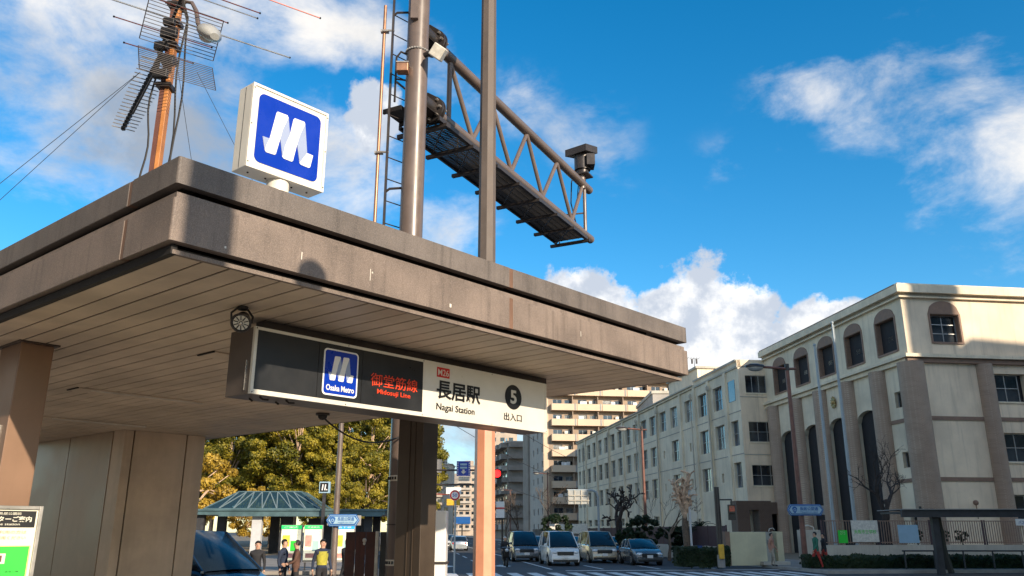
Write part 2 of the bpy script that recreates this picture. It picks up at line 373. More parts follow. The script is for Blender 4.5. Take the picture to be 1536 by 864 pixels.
def dup(root, loc, rz=None, label=None, group=None):
    def cp(o, par):
        c = o.copy(); COL.objects.link(c)
        if par is not None: c.parent = par
        for ch in o.children: cp(ch, c)
        return c
    r = cp(root, None); r.location = loc
    if rz is not None: r.rotation_euler = (0, 0, rz)
    ORG[r.name] = (Vector(loc), rz or 0)
    if label: r['label'] = label
    if group: r['group'] = group
    return r

def text(body, fr_o, xd, w, h, mt, parent, name='lettering', bold=0.0, up=(0, 0, 1), depth=.003, keep=False, label=None):
    """print laid on a flat face: lower-left corner fr_o, reading direction xd, fitted into w x h metres"""
    c = bpy.data.curves.new('txt', 'FONT'); c.body = body; c.extrude = .01; c.offset = bold; c.resolution_u = 3
    o = bpy.data.objects.new('txt', c); COL.objects.link(o); bpy.context.view_layer.update()
    me = bpy.data.meshes.new_from_object(o.evaluated_get(bpy.context.evaluated_depsgraph_get()))
    bpy.data.objects.remove(o); bpy.data.curves.remove(c)
    xs = [v.co.x for v in me.vertices]; ys = [v.co.y for v in me.vertices]
    if not xs: return None
    x0, x1, y0, y1 = min(xs), max(xs), min(ys), max(ys); sx = w / (x1 - x0); sy = h / (y1 - y0)
    if keep: sx = sy = min(sx, sy)
    X = Vector((xd[0], xd[1], xd[2] if len(xd) > 2 else 0)).normalized(); Y = Vector(up).normalized(); N = X.cross(Y)
    loc, rz = ORG[parent.name]; R = Matrix.Rotation(-rz, 3, 'Z'); fo = Vector(fr_o)
    for v in me.vertices:
        p = fo + X * ((v.co.x - x0) * sx) + Y * ((v.co.y - y0) * sy) + N * (depth if v.co.z > 0 else -.002)
        v.co = R @ (p - loc)
    me.materials.clear(); me.materials.append(M[mt]); me.name = name
    for p in me.polygons: p.material_index = 0
    ob = bpy.data.objects.new(name, me); COL.objects.link(ob); ob.parent = parent; ORG[ob.name] = (loc, rz)
    if label: ob['label'] = label
    return ob

def wall(mb, fr, u0, u1, z0, z1, holes, depth, mi=0, mr=None):
    """wall face at v=0 facing +v with openings and their reveals; depth goes to -v"""
    us = sorted({u0, u1, *[h[0] for h in holes], *[h[1] for h in holes]}); zs = sorted({z0, z1, *[h[2] for h in holes], *[h[3] for h in holes]})
    us = [u for u in us if u0 <= u <= u1]; zs = [z for z in zs if z0 <= z <= z1]
    P = fr.P
    for i in range(len(us) - 1):
        for j in range(len(zs) - 1):
            cu = (us[i] + us[i + 1]) / 2; cz = (zs[j] + zs[j + 1]) / 2
            if any(h[0] < cu < h[1] and h[2] < cz < h[3] for h in holes): continue
            mb.add([P(us[i], 0, zs[j]), P(us[i + 1], 0, zs[j]), P(us[i + 1], 0, zs[j + 1]), P(us[i], 0, zs[j + 1])], [(0, 1, 2, 3)], mi)
    r = mi if mr is None else mr
    for a, b, c, d in holes:
        for q in ([P(a, 0, c), P(b, 0, c), P(b, -depth, c), P(a, -depth, c)], [P(a, 0, d), P(b, 0, d), P(b, -depth, d), P(a, -depth, d)],
                  [P(a, 0, c), P(a, 0, d), P(a, -depth, d), P(a, -depth, c)], [P(b, 0, c), P(b, 0, d), P(b, -depth, d), P(b, -depth, c)]):
            mb.add(q, [(0, 1, 2, 3)], r)

WCACHE = {}
def window(fr, u0, u1, z0, z1, inset, nx, nz, parent, fm='win_frame', pm='pane', t=.05, key=None, split=True, name='window'):
    """window frame part (centre u,z) with its panes as sub-parts; equal windows share meshes"""
    uc, zc = (u0 + u1) / 2, (z0 + z1) / 2; w, h = u1 - u0, z1 - z0
    rl, rz = ORG[parent.name]; c = fr.P(uc, -inset, zc)
    k = (round(w, 2), round(h, 2), nx, nz, fm, pm, tuple(round(x, 3) for x in fr.v), fr.k, key, split)
    if k not in WCACHE:
        f2 = Frame((0, 0, 0), fr.u, fr.v, fr.k); mb = MB(); g = t / fr.k
        for i in range(nx + 1):
            x = -w / 2 + i * w / nx; a, b = (x, x + g) if i == 0 else ((x - g, x) if i == nx else (x - g / 2, x + g / 2))
            mb.fb(f2, (a, b), (-.04, .04), (-h / 2, h / 2))
        for j in range(nz + 1):
            z = -h / 2 + j * h / nz; a, b = (z, z + g) if j == 0 else ((z - g, z) if j == nz else (z - g / 2, z + g / 2))
            mb.fb(f2, (-w / 2 + g, w / 2 - g), (-.035, .045), (a, b))
        fmesh = mb.mesh(name, fm, Vector()); pms = []
        for i in range(nx if split else 1):
            for j in range(nz if split else 1):
                pb = MB(); aw = w / nx if split else w; ah = h / nz if split else h
                x = -w / 2 + i * aw; z = -h / 2 + j * ah
                pb.fb(f2, (x + g / 2, x + aw - g / 2), (-.018, .004 * ((i + j) % 2)), (z + g / 2, z + ah - g / 2)); pms.append(pb.mesh('pane', pm, Vector()))
        WCACHE[k] = (fmesh, pms)
    fmesh, pms = WCACHE[k]
    o = bpy.data.objects.new(name, fmesh); COL.objects.link(o); o.parent = parent
    o.location = Matrix.Rotation(-rz, 3, 'Z') @ (c - rl) if rz else c - rl
    for pmh in pms:
        q = bpy.data.objects.new('pane', pmh); COL.objects.link(q); q.parent = o
    return o

def catenary(p, q, sag, n=12):
    p = Vector(p); q = Vector(q)
    return [p.lerp(q, i / n) - Vector((0, 0, sag * 4 * (i / n) * (1 - i / n))) for i in range(n + 1)]

# ------------------------------------------------------------------ station entrance canopy (axes: u along the stairs, v along the front)
A_ = dirv(-50.6); B_ = dirv(42.0)
CF = Frame((-2.080, 4.708), A_, B_)
P = CF.P
NRM = Vector((B_[1], -B_[0], 0))            # outward normal of the street front
TOP, SOF = 4.11, 3.49
def canopy():
    t = thing('entrance_canopy', (-5.2, 11.2, 3.49), 'flat brown metal canopy with plank soffit over the subway entrance', 'canopy')
    UMAX, VMAX = 13.4, 6.10
    mb = MB(); mb.fb(CF, (.32, UMAX - .05), (.32, VMAX - .32), (3.53, 4.06)); mb.build('roof_core', 'reveal', t)
    # bands: path around the near corner with a rounded edge
    def corner_band(z0, z1, name, fm='fascia'):
        r = .018; pts = [(.585, 0)]
        for i in range(7):
            a = math.pi / 2 * i / 6; pts.append((r - r * math.sin(a), r - r * math.cos(a)))
        pts.append((0, 3.075)); inner = [(.585, .07)] + [(.07, .07)] * 7 + [(.07, 3.075)]
        mb = MB(); n = len(pts)
        for i in range(n - 1):
            o0, o1, i0, i1 = pts[i], pts[i + 1], inner[i], inner[i + 1]
            q = [P(*o0, z0), P(*o1, z0), P(*o1, z1), P(*o0, z1)]
            mb.add(q, [(0, 1, 2, 3)])
            mb.add([P(*o0, z1), P(*o1, z1), P(*i1, z1), P(*i0, z1)], [(0, 1, 2, 3)]); mb.add([P(*o0, z0), P(*i0, z0), P(*i1, z0), P(*o1, z0)], [(0, 1, 2, 3)])
        mb.build(name, fm, t, smooth=False)
    ups = (3.93, TOP); los = (3.555, 3.835)
    for z, nm in ((ups, 'upper_fascia_panel'), (los, 'lower_fascia_panel')):
        fm = 'fascia_top' if z is ups else 'fascia'; corner_band(z[0], z[1], nm, fm)
        for (u0, u1) in ((.635, 4.6), (4.65, 8.9), (8.95, UMAX)):
            mb = MB(); mb.fb(CF, (u0, u1), (0, .07), z); mb.build(nm, fm, t, bevel=.006)
            mb = MB(); mb.fb(CF, (u0, u1), (VMAX - .07, VMAX), z); mb.build(nm, fm, t)
        mb = MB(); mb.fb(CF, (0, .07), (3.125, VMAX), z); mb.build(nm, fm, t, bevel=.006)
        mb = MB(); mb.fb(CF, (0, .585), (VMAX + .001, VMAX + .004), z); mb.build(nm, fm, t)
        for (u, v) in ((( .585, .635), (.004, .06)), ((4.6, 4.65), (.004, .06)), ((8.9, 8.95), (.004, .06)), ((.004, .06), (3.075, 3.125))):
            mb = MB(); mb.fb(CF, u, v, (z[0] + .002, z[1] - .002)); mb.build('joint_strip', 'fascia_joint', t)
    mb = MB()      # sloping lip on top of the lower band and the deep groove behind it
    mb.fb(CF, (.022, .10), (.022, VMAX - .022), (3.836, 3.88)); mb.fb(CF, (.101, UMAX), (.022, .10), (3.836, 3.88))
    mb.build('groove_lip', 'fascia', t)
    mb = MB(); mb.fb(CF, (.008, UMAX), (.008, VMAX - .008), (4.085, 4.1)); mb.build('roof_sheet', 'conc_grey', t)
    mb = MB(); mb.fb(CF, (.087, UMAX - .05), (.087, VMAX - .087), (SOF + .010, 3.54)); mb.build('soffit_backing', 'reveal', t)
    for v_, z_, w_, h_ in ((.93, 3.655, .006, .055), (1.53, 3.64, .005, .09), (1.545, 3.70, .012, .012), (2.35, 3.60, .02, .03), (4.1, 3.66, .005, .05), (.36, 3.59, .012, .014)):
        mb = MB(); mb.fb(CF, (-.0015, -.0002), (v_, v_ + w_), (z_, z_ + h_)); mb.build('lime_drip', 'white_dirty', t)
    # frame round the soffit
    mb = MB()
    mb.fb(CF, (.055, .085), (.055, VMAX - .055), (SOF, 3.518)); mb.fb(CF, (.085, UMAX), (VMAX - .085, VMAX - .055), (SOF, 3.518))
    mb.build('soffit_edge_frame', 'fascia', t)
    mb = MB(); mb.fb(CF, (.056, UMAX), (.045, .085), (SOF - .001, 3.545)); mb.build('side_frame_shade', 'reveal', t)  # near-black colour stands for the shade under the side fascia
    # planks, 0.19 m wide, in lengths; light troughs interrupt them
    v = .089; k = 0; cuts = [(.088, 6.68), (6.70, UMAX - .05)]
    lights = [(2.50, 2.78, 1.80, 3.36), (5.57, 5.85, 1.90, 3.46), (8.62, 8.90, 2.70, 4.26)]
    cache = {}
    while v < VMAX - .1:
        v1 = min(v + .172, VMAX - .088)
        for (u0, u1) in cuts:
            mb = MB(); mb.fb(CF, (u0, u1), (v, v1), (SOF + (.0012 if k % 3 == 1 else 0), SOF + .007)); mb.build('soffit_plank', 'soffit', t)
        v += .1895; k += 1
    for i, (u0, u1, v0, v1) in enumerate(lights):
        mb = MB(); mb.fb(CF, (u0, u1), (v0, v1), (SOF - .012, SOF - .003)); lt = mb.build('light_trough', 'soffit', t)
        mb = MB(); mb.fb(CF, (u0 + .006, u0 + .03), (v0 + .15, v1), (SOF - .03, SOF - .012)); mb.build('diffuser', 'light_diff', lt)
        mb = MB(); mb.fb(CF, (u0, u1), (v0 - .02, v0), (SOF - .014, SOF - .002)); mb.build('end_slot', 'reveal', lt)
    # columns
    for (v0, v1) in ((.456, .733), (5.28, 5.542)):
        mb = MB(); mb.fb(CF, (3.37, 3.83), (v0, v1), (.02, SOF - .014)); c = mb.build('column', 'col_lit' if v0 < 1 else 'col_shade', t, bevel=.006)
        mb = MB(); mb.fb(CF, (3.33, 3.87), (v0 - .03, v1 + .035), (SOF - .016, SOF - .001)); mb.build('cap_plate', 'col_dark', c)
        for u in (3.50, 3.60):
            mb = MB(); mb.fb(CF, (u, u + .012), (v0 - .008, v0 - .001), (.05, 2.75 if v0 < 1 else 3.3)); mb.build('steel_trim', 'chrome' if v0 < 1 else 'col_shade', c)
    return t
canopy()

def stair_block():
    t = thing('entrance_side_wall', P(10.2, 5.0, 0), 'beige panelled wall block with dark joints at the back of the subway entrance', 'wall')
    us = [9.74, 11.37, 13.0, 14.6]
    mb = MB(); mb.fb(CF, (9.42, 14.6), (4.32, 5.72), (0, 3.485)); mb.build('wall_core', 'reveal', t)
    for i in range(3):
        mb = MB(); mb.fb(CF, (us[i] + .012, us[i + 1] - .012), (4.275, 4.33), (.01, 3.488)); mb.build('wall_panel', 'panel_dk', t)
    mb = MB(); mb.hexa([P(9.73, 4.28, .01), P(9.42, 4.30, .01), P(9.42, 4.34, .01), P(9.73, 4.34, .01), P(9.73, 4.28, 3.488), P(9.42, 4.30, 3.488), P(9.42, 4.34, 3.488), P(9.73, 4.34, 3.488)])
    mb.build('corner_panel', 'panel', t)
    vs = [4.302, 4.46, 5.39, 5.74]
    for i in range(3):
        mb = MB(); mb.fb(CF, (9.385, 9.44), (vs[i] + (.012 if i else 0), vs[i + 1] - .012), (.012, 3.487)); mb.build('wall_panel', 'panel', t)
    return t
stair_block()

# ------------------------------------------------------------------ roof sign with the ribbon logo
def logo_shape(mk, parent, pts_scale, nm='logo'):
    """ribbon letter drawn from its outline; mk maps (x, z) of the unit face to the world"""
    pass
RIB = [(.835, 4.709), (.895, 4.711), (.934, 4.945), (.943, 4.958), (1.030, 4.961), (1.040, 4.945), (1.065, 4.809), (1.086, 4.948), (1.096, 4.962), (1.184, 4.965), (1.193, 4.950), (1.23, 4.711), (1.287, 4.709),
       (1.268, 4.603), (1.256, 4.592), (1.18, 4.595), (1.170, 4.606), (1.135, 4.747), (1.110, 4.600), (1.098, 4.591), (1.028, 4.593), (1.016, 4.603), (.985, 4.741), (.958, 4.603), (.946, 4.595), (.876, 4.592), (.865, 4.603)]
FOLD = [[(.835, 4.709), (.895, 4.711), (.872, 4.650), (.865, 4.612)], [(1.040, 4.945), (1.0, 4.83), (.985, 4.741), (1.010, 4.625), (1.018, 4.61), (1.03, 4.70), (1.065, 4.809)], [(1.193, 4.950), (1.155, 4.84), (1.135, 4.747), (1.162, 4.635), (1.172, 4.61), (1.20, 4.66), (1.23, 4.711)]]
def ribbon(place, parent, white, pale, d=.003):
    mb = MB(); N = NRM
    mb.prism([place(x, z) for x, z in RIB], N * d); o = mb.build('ribbon_letter', white, parent)
    for f in FOLD:
        mb = MB(); mb.prism([place(x, z) + N * (d + .0005) for x, z in f], N * .0015); mb.build('ribbon_fold', pale, o)
def rrect(x0, x1, z0, z1, r, n=5):
    pts = []
    for cx, cz, a0 in ((x1 - r, z1 - r, 0), (x0 + r, z1 - r, 90), (x0 + r, z0 + r, 180), (x1 - r, z0 + r, 270)):
        for i in range(n + 1):
            a = D2R(a0 + 90 * i / n); pts.append((cx + r * math.cos(a), cz + r * math.sin(a)))
    return pts
def roof_sign():
    u0 = .47
    t = thing('roof_logo_sign', P(.56, 1.06, 4.1), 'white square box sign with blue logo standing on the near edge of the canopy roof', 'sign')
    mb = MB(); mb.fb(CF, (u0, u0 + .18), (.722, 1.405), (4.43, 5.122)); b = mb.build('sign_box', 'white', t, bevel=.006)
    mb = MB()
    for a in ((.722, .742, 4.43, 5.122), (1.385, 1.405, 4.43, 5.122), (.742, 1.385, 4.43, 4.45), (.742, 1.385, 5.102, 5.122)):
        mb.fb(CF, (u0 - .009, u0 - .001), (a[0], a[1]), (a[2], a[3]))
    mb.build('face_rim', 'white', b)
    mb = MB(); mb.prism([P(u0 - .001, x, z) for x, z in rrect(.782, 1.34, 4.492, 5.06, .05)], NRM * .003); f = mb.build('blue_field', 'logo_blue', b)
    ribbon(lambda x, z: P(u0 - .005, x, z), t, 'logo_white', 'logo_pale')
    mb = MB(); mb.cyl(P(.56, 1.06, 4.09), P(.56, 1.06, 4.44), .085, n=24); mb.build('post', 'white', t, smooth=True)
    mb = MB()
    for v in (.80, .95, 1.18, 1.32):
        mb.cyl(P(.56, v, 4.424), P(.56, v, 4.4305), .008, n=8)
    mb.build('drain_hole', 'reveal', t)
    for v_ in (.733, 1.394):
        for z_ in (4.47, 4.78, 5.08): mb = MB(); mb.cyl(P(u0 - .0095, v_, z_), P(u0 - .012, v_, z_), .006, n=8); mb.build('screw', 'chrome', b)
    mb = MB(); mb.fb(CF, (u0 + .088, u0 + .092), (.7205, .7225), (4.44, 5.11)); mb.build('case_seam', 'reveal', b)
roof_sign()

# ------------------------------------------------------------------ hanging station sign
def station_sign():
    o = (1.26, 2.87); a0 = 1.0
    L = lambda x, z, d=0.0: P(a0 - d, o[0] + x, o[1] + z)
    t = thing('station_name_sign', P(1.17, 3.04, 2.86), 'long hanging sign box naming the station in dark and cream panels under the canopy', 'sign')
    mb = MB(); mb.fb(CF, (1.012, 1.345), (1.262, 4.82), (2.872, 3.40)); mb.build('sign_case', 'sign_box', t, bevel=.004)
    mb = MB(); mb.fb(CF, (1.10, 1.22), (1.40, 4.95), (3.395, 3.487)); mb.build('hanger_beam', 'pole_dk', t)
    mb = MB()
    X1 = 3.565
    for x0, x1, z0, z1 in ((0, .026, 0, .53), (X1 - .028, X1, 0, .53), (.026, X1 - .028, 0, .036), (.026, X1 - .028, .506, .53)):
        q = [L(x0, z0, 0), L(x1, z0, 0), L(x1, z1, 0), L(x0, z1, 0)]; mb.prism(q, -NRM * .03)
    mb.build('face_frame', 'sign_cream', t)
    mb = MB(); mb.fb(CF, (1.08, 1.086), (1.254, 1.261), (2.9, 3.14)); mb.build('case_seam', 'chrome', t)
    def plate(x0, x1, z0, z1, d, m, nm, par=t):
        mb = MB(); mb.prism([L(x0, z0, d), L(x1, z0, d), L(x1, z1, d), L(x0, z1, d)], NRM * -.004); return mb.build(nm, m, par)
    dk = plate(.026, .604, .036, .506, -.004, 'sign_dark', 'dark_panel'); plate(.608, 1.058, .036, .506, -.004, 'sign_dark', 'dark_panel'); plate(1.062, 1.767, .036, .506, -.004, 'sign_dark', 'dark_panel')
    cr = plate(1.769, X1 - .028, .036, .506, -.004, 'sign_cream', 'cream_panel')
    # logo plate
    mb = MB(); mb.prism([L(x, z, -.0035) for x, z in rrect(.655, 1.015, .072, .466, .035)], NRM * .002); lp = mb.build('logo_plate', 'logo_white', t)
    mb = MB(); mb.prism([L(x, z, -.0012) for x, z in rrect(.669, 1.001, .086, .452, .026)], NRM * .0012); mb.build('logo_field', 'logo_blue', lp)
    sx = .262 / .452; sz = .215 / .376
    ribbon(lambda x, z: L(.706 + (x - .835) * sx, .198 + (z - 4.592) * sz, .0004), lp, 'logo_white', 'logo_pale', .0015)
    tx = lambda b, x, z, w, h, m, **k: text(b, L(x, z, .0006 if 'd' not in k else k.pop('d')), B_, w, h, m, t, depth=.0012, **k)
    tx('Osaka Metro', .692, .112, .288, .05, 'logo_white', bold=.02)
    tx('御堂筋線', 1.155, .207, .545, .115, 'orange_red', bold=.0)
    tx('Midosuji Line', 1.232, .132, .385, .055, 'orange_red', bold=.008)
    plate(1.941, 2.103, .392, .486, .0016, 'red', 'station_number_plate')
    text('M26', L(1.952, .407, .0024), B_, .14, .062, 'sign_cream', t, depth=.001, bold=.004)
    tx('長居駅', 1.943, .186, .59, .176, 'sign_black', bold=.022)
    tx('Nagai', 1.943, .062, .215, .082, 'sign_black', bold=.008); tx('Station', 2.193, .080, .26, .063, 'sign_black', bold=.008)
    mb = MB(); c = (3.024, .322); mb.prism([L(c[0] + .128 * math.cos(a * math.pi / 16), c[1] + .128 * math.sin(a * math.pi / 16), -.0005) for a in range(32)], NRM * .002); mb.build('exit_number_disc', 'sign_black', t)
    text('5', L(2.978, .252, .0018), B_, .095, .142, 'sign_cream', t, depth=.001, bold=.03)
    tx('出入口', 2.882, .075, .272, .078, 'sign_black', bold=.006)
    for x in (.013, .9, 1.768, 2.7, 3.55):
        for z in (.013, .517): mb = MB(); mb.cyl(L(x, z, .0), L(x, z, .003), .006, n=8); mb.build('screw', 'chrome', t)
    for x in (.18, .42):
        mb = MB(); mb.tube([P(1.1, o[0] + x - .03, 2.868), P(1.1, o[0] + x, 2.852), P(1.1, o[0] + x + .05, 2.855)], .008, 5); mb.tube([P(1.24, o[0] + x - .03, 2.868), P(1.24, o[0] + x, 2.852)], .008, 5); mb.build('latch', 'reveal', t)
station_sign()

def spotlight():
    c = P(.86, 1.05, 3.375); t = thing('ceiling_spotlight', P(.86, 1.05, 3.49), 'round black spotlight hung on the soffit above the left end of the hanging sign', 'spotlight')
    d = Vector((.12, -.62, -.42)).normalized(); s = d.orthogonal().normalized()
    mb = MB(); mb.cyl(c - d * .10, c + d * .03, .045, .072, 20); mb.cyl(c - d * .13, c - d * .10, .03, .045, 16); mb.build('lamp_can', 'black', t, smooth=True)
    mb = MB(); mb.cyl(c + d * .028, c + d * .034, .058, .058, 20); mb.build('reflector', 'sign_cream', t, smooth=True)
    mb = MB()
    a = d.cross(s)
    for i in range(10):
        th = 2 * math.pi * i / 10; r = s * math.cos(th) + a * math.sin(th); mb.tube([c + d * .037 + r * .022, c + d * .04 + r * .056], .004, 4)
    mb.build('louvre', 'black', t)
    mb = MB(); mb.ball(c + d * .04, .016, seg=10); mb.build('bulb', 'chrome', t, smooth=True)
    ring = [c + d * .035 + (s * math.cos(2 * math.pi * i / 20) + a * math.sin(2 * math.pi * i / 20)) * .072 for i in range(21)]
    mb = MB(); mb.tube(ring, .007, 6); mb.build('front_ring', 'pole_dk', t, smooth=True)
    mb = MB(); h = Vector((B_[0], B_[1], 0)); mb.tube([c - h * .085, c - h * .09 + Vector((0, 0, .05)), c - h * .04 + Vector((0, 0, .10)), c + h * .04 + Vector((0, 0, .10)), c + h * .09 + Vector((0, 0, .05)), c + h * .085], .009, 6)
    mb.cyl(c + Vector((0, 0, .09)), c + Vector((0, 0, .113)), .04, n=14); mb.build('yoke', 'black', t)
spotlight()

def dome_cam():
    t = thing('dome_camera', P(5.3, 5.15, 3.49), 'small black dome camera on the far part of the soffit with a hanging cable', 'camera')
    p = P(5.3, 5.15, 3.49)
    mb = MB(); mb.cyl(p - Vector((0, 0, .03)), p, .10, n=18); mb.build('mount', 'pole_dk', t, smooth=True)
    mb = MB(); mb.ball(p - Vector((0, 0, .03)), .07, seg=14); mb.build('dome', 'black', t, smooth=True)
    mb = MB(); mb.tube(catenary(p - Vector((0, 0, .05)), (-1.62, 13.32, 3.42), .28), .013, 6); mb.build('hanging_cable', 'cable', group=None, label='black cable sagging from the dome camera to the gantry pole', cat='cable')
dome_cam()

# ------------------------------------------------------------------ elevator map board by the left column
def map_board():
    u = 3.14; t = thing('elevator_map_board', P(3.2, .25, 0), 'framed map board with black header and green park area before the near column', 'map board')
    mb = MB(); mb.fb(CF, (u + .01, u + .07), (-.33, .745), (.55, 2.045)); mb.build('board_back', 'frame_grey', t)
    mb = MB()
    for v0, v1, z0, z1 in ((-.345, -.315, .55, 2.06), (.73, .76, .55, 2.06), (-.315, .73, 2.03, 2.06), (-.315, .73, .55, .58)): mb.fb(CF, (u - .012, u + .075), (v0, v1), (z0, z1))
    mb.build('frame', 'frame_grey', t, bevel=.004)
    def pl(v0, v1, z0, z1, d, m, nm): mb = MB(); mb.fb(CF, (u + .008 - d, u + .009), (v0, v1), (z0, z1)); return mb.build(nm, m, t)
    pl(-.314, .729, .581, 2.029, .002, 'map_white', 'poster'); pl(-.31, .715, 1.885, 2.018, .004, 'sign_black', 'header')
    T = lambda b, v, z, w, h, m, **k: text(b, P(u + .0035, v, z), B_, w, h, m, t, depth=.001, **k)
    T('長居公園前', .43, 1.985, .17, .022, 'map_white'); T('エレベーターご案内', .22, 1.93, .465, .045, 'map_white', bold=.02); T('Elevator for the station', .20, 1.903, .40, .018, 'map_white')
    T('エレベーターをご利用の方は', .12, 1.835, .54, .026, 'map_orange'); T('こちらの出口をご利用ください', .14, 1.79, .52, .026, 'map_orange')
    for a in ((-.31, .40, 1.50, 1.73), (-.31, .28, .98, 1.44), (.36, .71, 1.32, 1.74), (.42, .71, .62, 1.26), (-.31, .28, .62, .94)): pl(*a, .003, 'map_yellow', 'map_block')
    mb = MB(); mb.prism([P(u + .0045, v, z) for v, z in ((.47, 1.735), (.70, 1.735), (.70, 1.345), (.60, 1.345), (.47, 1.43))], NRM * .001); mb.build('map_park', 'map_green', t)
    pl(.30, .41, .60, 1.74, .0035, 'map_blue', 'map_road'); pl(.43, .53, 1.60, 1.68, .0055, 'map_white', 'map_station'); pl(.455, .505, 1.615, 1.665, .006, 'redpole', 'map_lift_symbol')
    T('長居公園', .545, 1.53, .10, .014, 'sign_black'); T('あびこ筋', .33, 1.40, .06, .014, 'sign_black')
    for v in (-.25, .66):
        mb = MB(); mb.fb(CF, (u + .02, u + .06), (v, v + .04), (.02, .56)); mb.build('leg', 'frame_grey', t)
map_board()

# ------------------------------------------------------------------ aerial mast on the canopy
def antenna_mast():
    X, Y = -4.245, 9.0
    t = thing('antenna_mast', (X, Y, 4.1), 'orange mast with cables rising from the canopy behind the near roof corner', 'mast')
    mb = MB(); mb.box((X - .002, Y - .05, 4.1), (X + .052, Y + .05, 9.6)); mb.build('mast_pole', 'mast_lit', t, bevel=.006)
    mb = MB(); mb.box((X - .06, Y - .045, 4.1), (X - .004, Y + .045, 9.6)); mb.build('mast_shaded_half', 'maroon', t)  # left half of the mast, its shade put into the dark colour
    for i, (dx, z0, z1, sw) in enumerate(((.14, 5.9, 8.6, .05), (.19, 5.9, 8.5, -.04), (-.15, 5.8, 7.4, -.05))):
        pts = [(X + dx + sw * math.sin(k * .9 + i) * .6 - (.10 if k in (9, 10) and dx > 0 else 0), Y - .02, z0 + (z1 - z0) * k / 10) for k in range(11)]
        mb = MB(); mb.tube([(X + dx, Y, 4.1)] + pts, .012, 6); mb.build('cable', 'cable', t)
    for z in (7.05, 7.42, 7.62, 7.95, 8.2): mb = MB(); mb.box((X - .09, Y - .1, z), (X + .08, Y + .08, z + .06)); mb.cyl((X - .11, Y - .1, z + .03), (X + .1, Y - .1, z + .03), .018, n=6); mb.build('clamp', 'pole_dk', t)
    for bx_, by_, z_, s_ in ((-.02, -.16, 7.12, .09), (.05, -.15, 7.3, .07), (-.05, -.17, 7.5, .08), (.02, -.16, 7.68, .10), (.0, -.15, 7.86, .07)):
        mb = MB(); mb.box((X + bx_ - s_, Y + by_ - .04, z_), (X + bx_ + s_, Y + by_ + .03, z_ + s_ * 1.3)); mb.build('booster_box', 'black', t, bevel=.01)
    for nm, q, lb in (('guy_wire', (-7.9, 9.6, 4.1), 'thin guy wire running down left from the antenna mast, the upper one'), ('guy_wire', (-6.75, 8.1, 4.1), 'thin guy wire down left of the mast, nearest the canopy edge'),
                      ('guy_wire', (-2.2, 10.2, 4.1), 'thin guy wire running down right behind the roof logo sign'), ('guy_wire', (-3.55, 9.7, 4.1), 'thin steep guy wire just to the right of the mast')):
        mb = MB(); mb.tube([(X + (.35 if 'right behind' in lb else .12 if 'steep' in lb else -.35 if 'upper' in lb else -.35), Y, 7.3), q], .0035, 4); mb.build(nm, 'guy', label=lb, cat='wire')
    # street lamp whose arm curves over the mast
    lt = thing('mast_lamp', (X + .1, Y, 8.6), 'grey cobra-head lamp on a curved brown arm near the mast top', 'lamp')
    arm = [(X + .02, Y, 9.0)] + [(X + .02 + .17 * math.sin(a), Y - .02 * a, 8.62 - .17 + .17 * math.cos(a) - .0) for a in [i * .22 for i in range(8)]] + [(-3.97, Y - .1, 8.18), (-3.86, Y - .14, 8.02)]
    arm = [(X + .03, Y, 8.24), (X + .10, Y, 8.31), (X + .19, Y - .02, 8.28), (X + .27, Y - .05, 8.14), (-3.91, Y - .1, 7.92), (-3.84, Y - .12, 7.81)]
    mb = MB(); mb.tube(arm, .022, 8, r2=.03); mb.build('arm', 'pole', lt, smooth=True)
    a = Vector((-3.86, Y - .12, 7.83)); b = Vector((-3.64, Y - .30, 7.62)); d = (b - a)
    mb = MB(); rs = [.04, .09, .13, .145, .13, .06]; k = len(rs); n = 14; vs = []; side = d.cross(Vector((0, 0, 1))).normalized(); upv = side.cross(d).normalized()
    for i, r in enumerate(rs):
        c = a + d * (i / (k - 1) * 1.25)
        for j in range(n):
            th = 2 * math.pi * j / n; vs.append(c + side * math.cos(th) * r + upv * math.sin(th) * r * (.8 if math.sin(th) > 0 else .55))
    fs = [(i * n + j, i * n + (j + 1) % n, (i + 1) * n + (j + 1) % n, (i + 1) * n + j) for i in range(k - 1) for j in range(n)] + [tuple(range(n - 1, -1, -1)), tuple(range((k - 1) * n, k * n))]
    mb.add(vs, fs); mb.build('lamp_shell', 'lampgrey', lt, smooth=True)
    mb = MB(); c = a + d * .72 - upv * .05; mb.ball(c, .095, seg=14, rings=8, sq=(1, 1, .55)); mb.build('lamp_glass', 'light_diff', lt, smooth=True)
    # UHF aerial: boom going away and down, 22 crossed rods, two wire reflectors
    bd = Vector((*dirv(-37), 0)); ed = Vector((*dirv(55), 0)); up = Vector((0, 0, 1))
    ut = thing('comb_aerial', (X - .05, Y - .15, 7.4), 'black comb aerial with many short rods and a wire grid reflector on the mast', 'antenna')
    o = Vector((X - .05, Y - .16, 7.42)); end = o + bd * 1.75 - up * .25
    mb = MB(); mb.tube([o - bd * .25 + up * .1, end], .017, 6); mb.tube([o + bd * .12 - up * .11, o + bd * 1.2 - up * .25], .013, 6); mb.build('boom', 'black', ut)
    for i in range(20):
        p = o.lerp(end, .06 + .94 * i / 19); L = .19 - .0022 * i
        mb = MB(); mb.tube([p - ed * L, p + ed * L], .008, 5); mb.box(p - Vector((.022, .022, .022)), p + Vector((.022, .022, .03)), 1); mb.build('rod', ['alu', 'black'], ut)
